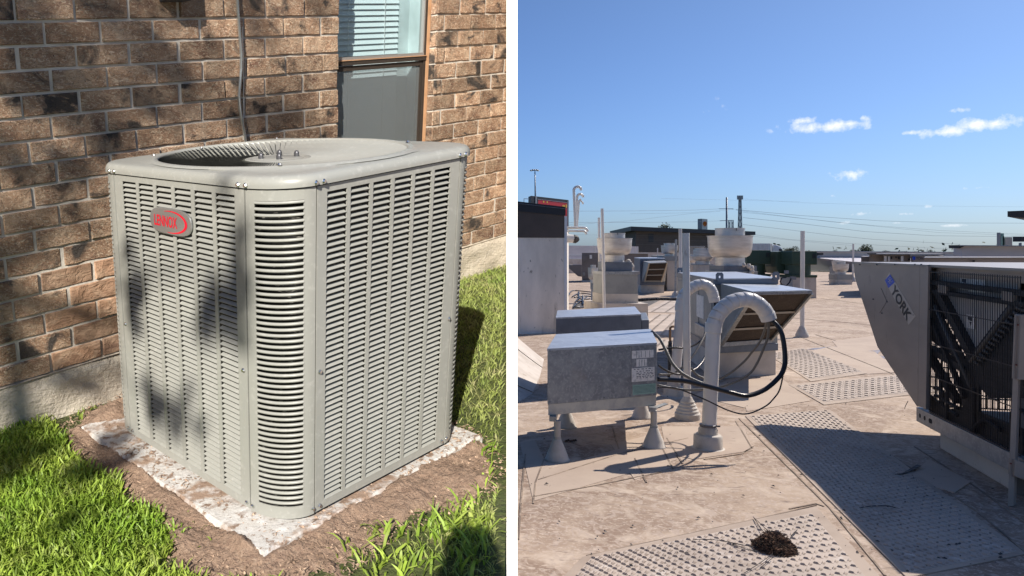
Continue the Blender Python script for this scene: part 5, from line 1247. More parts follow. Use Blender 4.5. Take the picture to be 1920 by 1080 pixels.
# ---------------------------------------------------------------- straight white posts
PG = 'straight white vent posts'
def post(label, top, bot, d, wpx, boot_r=None, boot_h=.2, mat='pvc', steps=4):
    b_ = P(bot[0], bot[1], d); zt_ = P(top[0], top[1], d); T = Thing('vent_post', (b_.x, b_.y, 0), label, 'vent post', PG); r = wpx * d / FPX / 2
    g = MB(); g.tube([(b_.x, b_.y, 0), (zt_.x, zt_.y, zt_.z)], r, 14); g.build('pipe', M[mat], T, smooth=True, sharp=50)
    if boot_r: g = MB(); boot(g, b_.x, b_.y, boot_r, r * 1.15, boot_h, steps); g.build('pipe_boot', M['boot'], T, smooth=True, sharp=30)
    return T
post('thick white post with a stepped rubber boot, between the two gooseneck pipes', (1286, 437), (1289, 787), 7.11, 13, .115, .21, steps=5)
post('white post with a conical boot, standing right of the big hooded unit', (1505, 433), (1504, 632), 13.83, 7.6, .115, .2, steps=2)
post('tallest thin white post in front of the stacked-box exhaust fan', (1129, 391), (1133.5, 600), 16.2, 5.6)
post('thin white post behind the dish of the stacked-box exhaust fan', (1123, 408), (1125, 560), 19.5, 4.6)
post('white post rising behind the thick post with the stepped boot', (1275.5, 429), (1276.5, 560), 14, 6)
post('thin grey post with a black cone base, beside the three-panel hooded unit', (1267.5, 449), (1266.5, 560), 24.9, 4, .18, .25, 'galv', 1)
post('thin white post rising from the far roof beside the bushy tree', (1600, 457), (1599, 528), 38.6, 3.2, .2, .3)
for x, y0, y1, d, s in ((1114.5, 460, 500, 50, 'left of the stacked-box fan'), (1191, 462, 500, 50, 'left of the three-panel hooded unit, taller of the pair'), (1195.5, 463.5, 500, 51, 'left of the three-panel hooded unit, shorter of the pair'), (1233, 465, 500, 50, 'in front of the brown building vent')):
    post('tiny far white post ' + s, (x, y0), (x, G(1, 470 + 2240 / d).y and 470 + 2240 / d), d, 2)

# ---------------------------------------------------------------- big hooded make-up air unit
T = Thing('makeup_air_unit', (4.6, 10, 0), 'big grey make-up air unit with a slanted filter hood and lifting lugs', 'make-up air unit')
NL, NRr, FLh, FRh = P(1338, 523, 9.25), P(1458, 521.5, 9.55), P(1270, 511, 11.95), P(1380, 510.5, 12.3)
z1 = 1.25; q = [NL, NRr, FRh, FLh]; cm = sum(q, Vector()) / 4
g = MB(); g.prism([V2(v) for v in q], .42, z1 - .075); g.build('cabinet', M['hvac'], T, bevel=.004)
g = MB(); g.prism([V2(v + (v - cm) * .012) for v in q], z1 - .076, z1 - .004); g.build('top_frame', M['steelblue'], T, bevel=.004)
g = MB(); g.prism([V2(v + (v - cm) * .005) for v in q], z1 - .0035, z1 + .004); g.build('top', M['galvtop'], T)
g = MB(); g.prism([V2(v + (v - cm) * .01) for v in q], .325, .419); g.build('base_frame', M['steelblue'], T, bevel=.004)
g = MB(); g.prism([V2(v + (cm - v) * .03) for v in q], 0, .324); g.build('curb', M['curb'], T, bevel=.006)
fu = (NRr - NL).normalized(); fn_ = Vector((fu.y, -fu.x, 0)).normalized(); su = (FLh - NL).normalized(); sn = Vector((-abs(su.y), su.x, 0)).normalized()
def lug(p, u):
    g = MB(); cz = z1 - .02; a = p - u * .055; b = p + u * .055; n_ = fn_ * .012
    ring = [p + u * (.017 * math.cos(t)) + Vector((0, 0, cz - p.z + .045 + .017 * math.sin(t))) for t in [2 * math.pi * k / 12 for k in range(12)]]
    out_ = [];
    for k in range(12):
        t = 2 * math.pi * k / 12; m_ = max(abs(math.cos(t)), abs(math.sin(t))); out_.append(p + u * (.055 * math.cos(t) / m_) + Vector((0, 0, cz - p.z + .045 + .055 * math.sin(t) / m_)))
    off_ = fn_ * .02; vs = [v + off_ for v in ring] + [v + off_ for v in out_] + [v + off_ + fn_ * .008 for v in ring] + [v + off_ + fn_ * .008 for v in out_]
    g.add(vs, [[24 + k, 24 + (k + 1) % 12, 36 + (k + 1) % 12, 36 + k] for k in range(12)] + [[(k + 1) % 12, k, 12 + k, 12 + (k + 1) % 12] for k in range(12)] + [[12 + k, 36 + k, 36 + (k + 1) % 12, 12 + (k + 1) % 12] for k in range(12)] + [[(k + 1) % 12, 24 + (k + 1) % 12, 24 + k, k] for k in range(12)])
    g.build('lifting_lug', M['steelblue'], T)
lug(NL + fu * .07, fu); lug(NRr - fu * .05, fu); lug(FLh + Vector((.02, -.02, 0)), fu)
# side panel with paper labels and a small open hatch
def on_side(s0, s1, za, zb, w=.01):
    a = NL.lerp(FLh, s0) + sn * w; b = NL.lerp(FLh, s1) + sn * w; return [(a.x, a.y, za), (b.x, b.y, za), (b.x, b.y, zb), (a.x, a.y, zb)]
for s0, s1 in ((.03, .32), (.34, .64), (.66, .97)):
    g = MB(); g.slab(on_side(s0, s1, .45, 1.13), -sn * .008); g.build('side_door', M['hvac'], T, bevel=.002)
g = MB(); g.slab(on_side(.20, .38, .70, 1.0, .014), -sn * .002); g.build('label', M['label'], T)
g = MB(); g.slab(on_side(.12, .36, .47, .62, .05), -sn * .04); g.build('switch_box', M['galv'], T, bevel=.01)
# hood
T1, T2_ = P(1411, 547.5, 8.45), P(1522.5, 545, 8.55); B1, B2 = P(1352, 646, 9.22), P(1445, 639, 9.5); U1, U2 = P(1352, 533, 9.22), P(1462, 535, 9.5)
H = []
g = MB(); g.slab([U1, U2, T2_, T1], (0, 0, .006)); g.build('hood_top', M['galvtop'], T)
g = MB(); g.slab([U1, T1, B1], (-.006, 0, 0)); g.build('hood_side', M['hvac'], T); g = MB(); g.slab([U2, T2_, B2], (.006, 0, 0)); g.build('hood_side', M['hvac'], T)
g = MB(); dz = Vector((0, 0, -.035)); g.slab([T1, T2_, T2_ + dz, T1 + dz], (0, -.01, 0)); g.bar(T1 + dz, B1, .05, .04); g.bar(T2_ + dz, B2, .03, .03); g.bar(B1, B2, .04, .05); g.build('hood_frame', M['galv'], T, bevel=.002)
T1d, T2d = T1 + dz, T2_ + dz
for k in range(3):
    v0, v1 = (.02, .375, .69)[k], (.355, .67, .97)[k]; g = MB(); g.slab([bil(T1d, T2d, B2, B1, u, v) + Vector((0, .025, .01)) for u, v in ((.01, v0), (.99, v0), (.99, v1), (.01, v1))], (0, .03, .02)); g.build('filter', M['filter'], T)
g = MB()
for v in (.365, .68): g.bar(bil(T1d, T2d, B2, B1, .0, v), bil(T1d, T2d, B2, B1, 1, v), .022, .022)
g.build('filter_rail', M['filterbar'], T)

# ---------------------------------------------------------------- gooseneck pipes
def spline(pts, n):
    out = []
    for i in range(len(pts) - 1):
        p0, p1, p2, p3 = pts[max(i - 1, 0)], pts[i], pts[i + 1], pts[min(i + 2, len(pts) - 1)]
        for k in range(n):
            t = k / n; out.append(.5 * ((2 * p1) + (p2 - p0) * t + (2 * p0 - 5 * p1 + 4 * p2 - p3) * t * t + (3 * p1 - p0 - 3 * p2 + p3) * t ** 3))
    out.append(pts[-1]); return out
def gooseneck(label, base_px, d, straight, arch, r, collar):
    b_ = P(*base_px, d); T = Thing('gooseneck_pipe', (b_.x, b_.y, 0), label, 'gooseneck pipe', 'white gooseneck pipes')
    top = P(*straight, d); g = MB(); g.tube([(b_.x, b_.y, 0), top], r * .93, 24); g.build('riser', M['pvc'], T, smooth=True, sharp=50)
    g = MB(); u = (top - Vector((b_.x, b_.y, 0))).normalized(); c0 = P(*collar, d); g.tube([c0 - u * .03, c0 - u * .026, c0 + u * .05], [r * 1.0, r * 1.07, r * 1.07], 24); g.build('collar', M['pvc'], T, smooth=True, sharp=40)
    pts = spline([P(x, y, d + k * .0) for k, (x, y) in enumerate(arch)], 10); L = [0]
    for a, b in zip(pts[:-1], pts[1:]): L.append(L[-1] + (b - a).length)
    def at(s):
        for i in range(len(L) - 1):
            if L[i + 1] >= s: return pts[i].lerp(pts[i + 1], (s - L[i]) / max(1e-9, L[i + 1] - L[i]))
        return pts[-1]
    n = 11
    for k in range(n):
        a, b = L[-1] * k / n, L[-1] * (k + 1) / n; g = MB()
        q = [at(a), at(a + (b - a) * .02 + 1e-5), at(a + (b - a) * .12), at((a + b) / 2), at(b - (b - a) * .02)]
        g.tube(q, [r * .96, r * 1.0, r * 1.045, r * 1.02, r * 1.0], 24, cap=(k == n - 1)); g.build('elbow_segment', M['pvc'], T, smooth=True, sharp=40)
    e0, e1 = at(L[-1] * .985), at(L[-1]); g = MB(); g.tube([e1, e1 + (e1 - e0).normalized() * .002], r * .85, 20); g.build('opening', M['unit_dark'], T)
    g = MB(); R_b = r * 1.85; g.lathe([(R_b * 1.25, 0), (R_b * 1.02, .008), (R_b, .02), (R_b * .98, .10), (R_b * .90, .112), (r * 1.25, .118), (r * 1.22, .155), (r * 1.02, .175)], (b_.x, b_.y, 0), 32); g.build('pipe_boot', M['boot'], T, smooth=True, sharp=35)
    g = MB(); g.lathe([(r * 1.06, .178), (r * 1.10, .18), (r * 1.10, .192), (r * 1.06, .194)], (b_.x, b_.y, 0), 28); g.box(b_.x + r * 1.0, b_.x + r * 1.4, b_.y - r * .6, b_.y - r * .4, .178, .19); g.build('hose_clamp', M['nut'], T)
    return T
gooseneck('nearest white gooseneck pipe arching over to the right with cables hanging from it', (1327.5, 841), 6.05, (1338, 612), [(1338, 612), (1343, 597), (1352, 583), (1368, 569), (1388, 562), (1408, 563), (1425, 573), (1436, 586), (1442, 600)], .0600, (1337.5, 617))
gooseneck('farther white gooseneck pipe behind the thick post', (1263.5, 744), 8.2, (1277, 572), [(1277, 572), (1280, 558), (1288, 546), (1301, 537), (1314, 533), (1327, 537), (1335, 547), (1340, 566)], .0570, (1276.5, 578))

# ---------------------------------------------------------------- cables
CG = 'cables hanging between the box and the gooseneck'
def cable(label, pts, ds, rpx, mat, cat='cable'):
    n = len(pts); q = [P(x, y, ds[0] + (ds[1] - ds[0]) * math.sin(math.pi * i / (2 * (n - 1))) ) for i, (x, y) in enumerate(pts)]
    s = spline(q, 8); r = rpx * 6 / FPX / 2; g = MB(); g.tube(s, r, 10); g.build('cable', mat, origin=q[0], smooth=True, label=label, cat=cat, group=CG)
cable('thick black cable bundle looping from the near gooseneck back to the galvanised box', [(1442, 598), (1457, 610), (1467, 630), (1472, 667), (1470, 690), (1460, 708), (1433, 731), (1400, 742), (1373, 737), (1340, 728), (1308, 720), (1280, 714), (1233, 711)], (6.05, 5.75), 8.5, M['cable'])
cable('thin black cable hanging lowest beside the thick bundle', [(1444, 598), (1461, 612), (1470, 640), (1471, 680), (1463, 727), (1450, 748), (1433, 763), (1400, 776), (1367, 770), (1317, 747), (1267, 728), (1233, 727)], (6.05, 5.7), 2.6, M['cable'])
cable('grey cable falling from the near gooseneck, left one of the pair', [(1438, 600), (1434, 618), (1425, 640), (1410, 660), (1395, 678), (1368, 700), (1340, 712), (1310, 705), (1296, 690)], (6.05, 6.5), 4.4, M['cablegrey'])
cable('grey-brown cable falling from the near gooseneck, right one of the pair', [(1441, 602), (1440, 630), (1431, 655), (1420, 680), (1405, 701), (1375, 717), (1343, 727), (1300, 731), (1270, 729), (1233, 722)], (6.05, 6.3), 4.6, M['cablegrey'])
cable('thick grey cable arching out of the right end of the galvanised box', [(1222, 622), (1232, 630), (1240, 640), (1250, 660), (1260, 680), (1275, 697), (1292, 708), (1312, 717), (1330, 722)], (6.9, 6.4), 6.5, M['cablegrey'])
cable('black cable draped behind the thick post from the far gooseneck', [(1340, 566), (1342, 590), (1336, 615), (1322, 632), (1305, 645), (1285, 652), (1262, 652), (1235, 656)], (8.2, 7.8), 5, M['cable'])
cable('grey cable curving behind the near gooseneck riser', [(1326, 600), (1322, 625), (1310, 650), (1290, 678), (1262, 700), (1235, 702)], (8.1, 7.6), 5, M['cablegrey'])
cable('black cable low behind the near gooseneck riser', [(1326, 660), (1316, 680), (1300, 694), (1275, 702), (1250, 695), (1235, 685)], (8.0, 7.5), 5, M['cable'])
T = Thing('copper_stub', G(1257, 668), 'short bent copper stub standing beyond the galvanised box', 'pipe'); g = MB(); s = [P(1264, 612, 8.9), P(1259, 613, 8.9), P(1256.5, 618, 8.9), P(1256.5, 640, 8.9)]; g.tube(spline(s, 5), .014, 10); g.build('pipe', M['copper'], T, smooth=True); g = MB(); a = s[-1]; g.tube([a, (a.x, a.y, .2), (a.x, a.y, 0)], [.022, .025, .04], 10); g.build('base', M['tar'], T, smooth=True)
# heap of old hoses far left, black drain line in the middle
for i in range(7):
    x0 = 1068 + i * 5; q = [G(x0 + random.uniform(-3, 3), 552 + random.uniform(-6, 6), .03), G(1085 + random.uniform(-14, 10), 545 + i * 5, .05), G(1110 + random.uniform(-5, 5), 548 + i * 4, .03)]
    g = MB(); g.tube(spline(q, 8), .02, 7); g.build('hose', M['cable'], origin=q[0], smooth=True, label='black hose in the tangle beside the penthouse, ' + ('farthest left', 'second from left', 'third from left', 'middle one', 'third from right', 'second from right', 'farthest right')[i], cat='hose', group='tangle of black hoses on the roof')
g = MB(); g.tube([G(1190, 563, .05), G(1230, 560, .05), G(1262, 561, .05), G(1300, 562, .05)], .05, 10); g.build('drain_line', M['tar'], origin=G(1230, 560), smooth=True, label='black pipe lying across the roof behind the posts', cat='pipe')

# ---------------------------------------------------------------- near taupe unit with YORK lettering
Y = Thing('rooftop_condenser', (4.6, 6.2, 0), 'near taupe rooftop unit with YORK lettering and a black wire guard', 'rooftop unit', 'taupe rooftop units')
FM = Vector((4.385, 6.01, 0)); FF = Vector((4.77, 7.59, 0)); FN_ = FM + (Vector((4.0, 4.66, 0)) - FM) * 1.12      # mid, far, near along the long side
def LW(t, w=0):      # along the wire-guard side: t=0 at the mid post, 1 at the near cabinet
    v = FM.lerp(Vector((4.0, 4.66, 0)), t); dn = (Vector((4.0, 4.66, 0)) - FM).normalized(); n_ = Vector((dn.y, -dn.x, 0)); n_ = n_ if n_.x > 0 else -n_; return v + n_ * w
def YPt(x, y):       # point of the flat end panel seen at a pixel
    d = (FF - FM); den = d.x - (x - CX) / FPX * d.y; s = ((x - CX) / FPX * FM.y - FM.x) / den; v = FM + d * s; return Vector((v.x, v.y, 1.6 - (y - CY) * v.y / FPX))
pn_ = Vector((FF.y - FM.y, -(FF.x - FM.x), 0)).normalized()                 # inward normal (away from viewer)
out_ = -pn_
pp = [(1600, 493), (1741, 499), (1737.5, 765), (1719, 762), (1666, 682), (1645, 650), (1603, 522)]
g = MB(); g.slab([YPt(x, y) for x, y in pp], pn_ * .03); g.build('end_panel', M['york'], Y, bevel=.002)
g = MB(); g.slab([YPt(x, y) for x, y in ((1600, 490.5), (1742, 496.5), (1742, 500.5), (1600, 495))], out_ * .012)
a, b = LW(0, 0), LW(1.12, 0); g.prism([V2(a), V2(b), V2(LW(1.12, 2.2)), V2(LW(0, 2.2))], 1.468, 1.488)
c1, c2_ = FF, FF + pn_ * 2.2; g.prism([V2(FM), V2(LW(0, 2.2)), V2(c2_), V2(c1)], 1.468, 1.486); g.build('fan_deck', M['yorktop'], Y)
g = MB(); g.slab([YPt(x, y) for x, y in ((1741.5, 499), (1746, 499), (1741, 768), (1736, 766))], out_ * .02); g.slab([YPt(x, y) for x, y in ((1724, 499), (1725, 499), (1721, 760), (1720, 760))], out_ * .001); g.build('post', M['york'], Y)
g = MB()
for x in (1615, 1647, 1681, 1719, 1731): a = YPt(x, 496); g.lathe([(.007, -.006), (.007, .006)], a + out_ * .014, 8)
for x, y in ((1638, 561), (1663.5, 565.5), (1654, 587)): g.lathe([(.006, -.006), (.006, .006)], YPt(x, y) + out_ * .003, 8)
g.build('bolts', M['nut'], Y, kind='stuff')
g = MB()
for a, b in (((1652, 540), (1663, 565)), ((1663, 565), (1650, 587))):
    g.bar(YPt(*a) + out_ * .001, YPt(*b) + out_ * .001, .003, .003)
g.build('cover_outline', M['nut'], Y)
# decal: the strip runs down to the right
def dec(u, v):   # u along the strip, v across (0 upper-right side .. 1 lower-left)
    a = Vector((1668, 511)); b = Vector((1717, 593)); c = Vector((1659, 526.5)); e_ = Vector((1704, 609))
    p = a.lerp(b, u).lerp(c.lerp(e_, u), v); return YPt(p.x, p.y)
def decal(name, mat, poly, w):
    g = MB(); g.slab([dec(u, v) + out_ * w for u, v in poly], pn_ * .0006); return g.build(name, mat, Y)
decal('decal_strip', M['decalgrey'], [(0, 0), (1, 0), (1, 1), (0, 1)], .0015)
decal('decal_square', M['decalblue'], [(.035, .0 + .02), (.215, .02), (.165, 1.0), (0.0, .93)], .0025)
g = MB(); cdx = dec(.105, .40)
for k in range(6):
    a = R2(60 * k + 15); e1_ = (dec(.3, .4) - dec(.1, .4)).normalized(); e2_ = (dec(.1, .1) - dec(.1, .8)).normalized(); v = e1_ * math.cos(a) + e2_ * math.sin(a)
    g.bar(cdx + out_ * .0032, cdx + v * .036 + out_ * .0032, .004, .001); m_ = cdx + v * .022 + out_ * .0032
    for s in (-1, 1): w_ = e1_ * math.cos(a + s * .8) + e2_ * math.sin(a + s * .8); g.bar(m_, m_ + w_ * .014, .0035, .001)
g.build('snowflake', M['decalwhite'], Y)
g = MB(); o = dec(.235, .98) + out_ * .003; put_text(g, 'YORK', o, dec(.945, .98) - dec(.235, .98), dec(.235, .12) - dec(.235, .98), .035); g.build('lettering', M['decalblack'], Y)
g = MB(); g.lathe([(.007, -.001), (.007, .001)], YPt(1713.5, 590.5) + out_ * .003, 12); g.build('registered_mark', M['decalblack'], Y)
# base rail, curb
dn_ = (LW(1) - LW(0)).normalized(); ln_ = Vector((dn_.y, -dn_.x, 0)); ln_ = ln_ if ln_.x > 0 else -ln_
r0 = Vector((4.455, 6.25, 0)); r1 = LW(1.02, .0)
g = MB(); g.prism([V2(r0), V2(r1), V2(r1 + ln_ * .05), V2(r0 + ln_ * .05)], .175, .292); rl_ = g.build('base_rail', M['galv'], Y, bevel=.003); RS = sub(rl_, Y)
for t, w in ((.045, .017), (.10, .017), (.165, .032)):
    p = r0.lerp(r1, t) - ln_ * .001; g = MB(); vs = []
    for k in range(16):
        a = 2 * math.pi * k / 16; cx_ = math.copysign(max(0, w - .017), math.cos(a)); vs.append(p + dn_ * (cx_ + .017 * math.cos(a)) + Vector((0, 0, .235 + .019 * math.sin(a))))
    g.slab(vs, ln_ * .002); g.build('rail_hole', M['unit_dark'], RS)
cb0, cb1 = Vector((4.505, 6.05, 0)), Vector((4.17, 4.93, 0)); g = MB(); g.prism([V2(cb0), V2(cb1), V2(cb1 + ln_ * 1.5), V2(cb0 + ln_ * 1.5)], 0, .174); g.build('curb', M['curb'], Y, bevel=.006)
g = MB(); g.prism([V2(r0 + ln_ * .051), V2(r1 + ln_ * .051), V2(r1 + ln_ * 2.0), V2(r0 + ln_ * 2.0)], .262, .29); g.build('floor_pan', M['taupe'], Y)
# wire guard
g = MB(); Z0, Z1 = .31, 1.44; n = 42
for k in range(n + 1):
    v = LW(.03 + .94 * k / n, -.004); g.bar((v.x, v.y, Z0), (v.x, v.y, Z1), .0034, .0034)
for z in (Z0, .60, .86, 1.13, 1.43):
    a, b = LW(.02, -.008), LW(.98, -.008); g.bar((a.x, a.y, z), (b.x, b.y, z), .006, .006)
g.build('wire_guard', M['guard'], Y, kind='stuff')
g = MB(); n = 34
for k in range(n + 1):
    v = LW(-.16, 1.5 * k / n); g.bar((v.x, v.y, Z0), (v.x, v.y, Z1), .010, .010)
for k in range(15):
    z = Z0 + (Z1 - Z0) * k / 14; a, b = LW(-.16, 0), LW(-.16, 1.5); g.bar((a.x, a.y, z), (b.x, b.y, z), .010, .010)
g.build('rear_guard', M['guard'], Y, kind='stuff')
def inside(t, w, z): v = LW(t, w); return Vector((v.x, v.y, z))
# grey centre plate behind the V coils, header panel
g = MB(); g.slab([inside(-.08, .07, 1.46), inside(.86, .07, 1.46), inside(.80, .07, 1.24), inside(.36, .07, .80), inside(-.06, .07, 1.24)], ln_ * .01); g.build('centre_plate', M['plate'], Y)
g = MB(); g.slab([inside(.0, .05, 1.466), inside(1, .05, 1.466), inside(1, .05, 1.39), inside(.0, .05, 1.40)], ln_ * .01); g.build('header_panel', M['york'], Y)
# V coils: two leaning slabs of fins running back from the guard
def vslab(name, a, b, th, mat, w0=.06, w1=2.0):
    p = [inside(a[0], w0, a[1]), inside(b[0], w0, b[1])]; dd = (p[1] - p[0]).normalized(); nn = dd.cross(ln_).normalized() * th
    g = MB(); g.slab([p[0], p[1], p[1] + nn, p[0] + nn], ln_ * (w1 - w0)); return g.build(name, mat, Y)
vslab('coil', (.03, 1.25), (.45, .79), .07, M['coildark'], .02, 2.0); vslab('coil', (.93, 1.27), (.49, .79), -.07, M['coildark'], .02, 2.0)
g = MB()
for k in range(15):
    t = k / 14; c_ = inside(.95 + (.52 - .95) * t, .03, 1.25 + (.79 - 1.25) * t); g.tube([c_ + dn_ * .04, c_ - ln_ * .02 + Vector((0, 0, .02)), c_ - dn_ * .03 + Vector((0, 0, .0))], .009, 6)
g.tube([inside(.86, .02, 1.24), inside(.47, .02, .80)], .016, 8); g.tube([inside(.04, .02, 1.16), inside(.46, .02, .62)], .013, 8)
g.build('coil_pipes', M['cablegrey'], Y, smooth=True, kind='stuff')
g = MB(); g.bar(inside(.01, .03, 1.345), inside(.99, .03, 1.33), .05, .035); g.bar(inside(.01, .03, 1.275), inside(.97, .03, 1.26), .05, .03); g.build('cross_beam', M['coildark'], Y)
for t in (.12, .80):
    g = MB(); g.slab([inside(t, .02, 1.335), inside(t + .10, .02, 1.33), inside(t + .10, .02, 1.27), inside(t, .02, 1.275)], -ln_ * .02); g.build('motor_bracket', M['york'], Y)
g = MB(); g.bar(inside(-.02, .03, 1.05), inside(.38, .03, .52), .03, .03); g.bar(inside(-.1, .06, .80), inside(.36, .06, .72), .06, .05); g.bar(inside(-.1, .06, .74), inside(.25, .06, .46), .05, .05); g.build('brace', M['coildark'], Y)
for t, r_, h_ in ((.38, .12, .50), (.66, .13, .46)):
    g = MB(); v = inside(t, .55, .29); g.lathe([(r_ * .9, 0), (r_, .04), (r_, h_ * .8), (r_ * .8, h_ * .93), (r_ * .3, h_)], v, 20); g.build('compressor', M['coildark'], Y, smooth=True)
g = MB()
for pts in ([(.02, .10, .50), (.12, .10, .50), (.14, .10, .44), (.30, .12, .42)], [(.02, .12, .44), (.10, .12, .44), (.13, .12, .38), (.28, .14, .36)], [(.10, .1, .62), (.10, .1, .40)], [(.18, .1, .66), (.18, .1, .30)], [(.72, .2, .62), (.78, .15, .66), (.86, .15, .62), (.87, .15, .40)], [(.80, .2, .34), (.80, .2, .52), (.85, .2, .56), (.92, .2, .55), (.93, .2, .30)], [(.45, .1, .30), (.60, .08, .42), (.75, .08, .40)], [(.5, .08, .62), (.49, .08, .3)]):
    g.tube(spline([inside(p[0], p[1] * .3, p[2]) for p in pts], 6), .014, 8)
g.build('refrigerant_pipes', M['coildark'], Y, smooth=True, kind='stuff')
for poly, w_ in (([(.0, 1.25), (.44, .80), (.37, .78), (.0, .88)], .04), ([(.50, .80), (.94, 1.27), (1, 1.27), (1, .66), (.70, .58), (.62, .62)], .04), ([(.36, .82), (.60, .82), (.60, .42), (.42, .42)], .05), ([(0, .42), (.25, .37), (.45, .45), (1, .46), (1, .29), (0, .29)], .05)):
    g = MB(); g.slab([inside(t - 1.93 * w_, w_, z) for t, z in poly], ln_ * .015); g.build('dark_fill', M['coildark'], Y)  # dark sheets added so the see-through coil bay reads as dim
g = MB(); fe = FM.lerp(FF, .45); g.slab([fe + pn_ * .05 + Vector((0, 0, z)) for z in (1.46, 1.0)] + [fe + pn_ * 2.15 + Vector((0, 0, z)) for z in (1.0, 1.46)], dn_ * .03); g.build('end_sun_block', M['coildark'], Y)  # hidden slab added to stop sun passing through the open bay
g = MB(); g.slab([inside(-1.0, 2.15, 1.46), inside(1.12, 2.15, 1.46), inside(1.12, 2.15, .29), inside(-1.0, 2.15, .29)], ln_ * .02); g.build('back_panel', M['york'], Y)  # unseen panel added to block sun and keep the unit's shadow unbroken
def stick(t0, t1, za, zb, w=.062):
    g = MB(); g.slab([inside(t0, w, za), inside(t1, w, za), inside(t1, w, zb), inside(t0, w, zb)], -ln_ * .002); g.build('warning_label', M['label'], Y)
stick(.28, .36, 1.40, 1.31); stick(.365, .54, 1.41, 1.30); stick(.35, .43, 1.13, 1.03)
g = MB()
for t0, z_ in ((.295, 1.39), (.365, 1.115)):
    g.slab([inside(t0, .06, z_), inside(t0 + .05, .06, z_), inside(t0 + .045, .06, z_ - .03), inside(t0 + .01, .06, z_ - .025)], -ln_ * .001); g.slab([inside(t0 + .015, .06, z_ - .035), inside(t0 + .04, .06, z_ - .035), inside(t0 + .025, .06, z_ - .075)], -ln_ * .001)
g.build('warning_print', M['ink'], Y)
g = MB(); a = YPt(1705, 752); g.tube([a + out_ * .01, YPt(1712, 764) + out_ * .06, YPt(1704, 767) + out_ * .03], .0025, 6); g.build('hanging_wire', M['guard'], Y)
# near stand at the right edge
T = Thing('equipment_stand', G(1900, 950), 'taupe steel stand with rusty bolts cut off by the right edge', 'equipment stand')
def st(x0, x1, ya, yb, d=4.66, th=.05): return [P(x0, ya, d), P(x1, ya, d - .0), P(x1, yb, d), P(x0, yb, d)]
g = MB(); g.slab([P(1903.5, 592, 4.66), P(1914, 592, 4.66), P(1900, 950, 4.66), P(1889, 950, 4.66)], (.06, .05, 0)); g.build('leg', M['york'], T, bevel=.003)
g = MB(); g.slab([P(1914.3, 590, 4.64), P(2010, 592, 4.64), P(2010, 716, 4.64), P(1909.3, 712, 4.64)], (0, .05, 0)); g.build('top_panel', M['york'], T, bevel=.003)
g = MB(); g.slab([P(1903.5, 862, 4.64), P(2010, 900, 4.64), P(2010, 935, 4.64), P(1902.5, 893, 4.64)], (0, .05, 0)); g.build('crossbar', M['york'], T, bevel=.003)
g = MB(); g.slab([P(1912, 713, 4.9), P(2010, 716, 4.9), P(2010, 945, 4.9), P(1904, 935, 4.9)], (0, .02, 0)); g.build('back_panel', M['taupe'], T)
g = MB(); g.slab([P(2000, 592, 4.66), P(2010, 592, 4.66), P(2010, 965, 4.66), P(2000, 965, 4.66)], (.06, .05, 0)); g.build('leg', M['york'], T)
for x, y in ((1908, 609), (1905, 684), (1894.5, 869)): g = MB(); v = P(x, y, 4.655); g.tube([v, v + Vector((0, -.006, 0))], .0045, 10); g.build('bolt', M['rust'], T)

# second taupe unit behind
Y2 = Thing('rooftop_condenser', (17.5, 26, 0), 'second taupe rooftop unit behind, only its top strip with small YORK lettering showing', 'rooftop unit', 'taupe rooftop units')
k2 = 26.0
add_ubox('end_cabinet', M['york'], Y2, 1614.5, 1630, 481, 552, 27, 3); add_ubox('cabinet', M['york'], Y2, 1630, 1655, 476.5, 552, 26.5, 3)
add_ubox('control_section', M['york'], Y2, 1655.3, 1707, 477.5, 552, 26.3, 3); add_ubox('fan_section', M['york'], Y2, 1707.3, 1771, 479.5, 552, 26.1, 3); add_ubox('top_strip', M['yorktop'], Y2, 1629, 1772, 475.8, 477.3, 26, 3)
add_ubox('near_section', M['york'], Y2, 1733, 2000, 484.5, 570, 21, 2.5); add_ubox('near_top_strip', M['yorktop'], Y2, 1732, 2000, 482.6, 484.4, 20.9, 2.7)
add_ubox('end_cap', M['black'], Y2, 1626, 1643, 474.8, 476.6, 26, .6)
for x0, x1, y0 in ((1657.5, 1662.5, 480), (1665, 1668.4, 480.5), (1689, 1694, 480)): add_ubox('label', M['label'], Y2, x0, x1, y0, 490, 26.2, .04)
for x0, x1, ya, yb in ((1670, 1673, 481, 486), (1679, 1681, 481, 484), (1684, 1687, 481, 486), (1703, 1706, 485, 487.5), (1823.5, 1828, 488, 491.5)): add_ubox('handle', M['black'], Y2, x0, x1, ya, yb, 20.95 if x0 > 1800 else 26.2, .04)
add_ubox('decal_square', M['decalblue'], Y2, 1711, 1716.5, 481, 487.3, 26.0, .02)
g = MB(); o = P(1717.5, 487.2, 25.95); put_text(g, 'YORK', o, P(1733, 487.2, 25.95) - o, P(1717.5, 481.6, 25.95) - o, .03); g.build('lettering', M['decalblack'], Y2)

# ---------------------------------------------------------------- litter on the roof
g = MB(); c_ = G(1452, 1022, .03)
for _ in range(2600):
    a = random.uniform(0, 6.283); r = random.random() ** .6; rx, ry, rz = .105, .105, .085
    p = Vector((c_.x + rx * r * math.cos(a), c_.y + ry * r * math.sin(a), .012 + rz * (1 - r * r) * random.random() + .004))
    v = Vector((random.gauss(0, 1), random.gauss(0, 1), random.gauss(0, .5))).normalized() * random.uniform(.006, .022)
    w = v.orthogonal().normalized() * random.uniform(.0008, .003); g.add([p - v - w, p - v + w, p + v + w, p + v - w], [[0, 1, 2, 3]])
NT = Thing('bird_nest', (c_.x, c_.y, 0), 'clump of brown nest material with loose twigs on the tread pad', 'nest'); g.build('nest_fibre', M['nest'], NT, kind='stuff')
g = MB(); g.lathe([(.080, .009), (.070, .035), (.045, .060), (.0, .068)], (c_.x, c_.y, 0), 18)
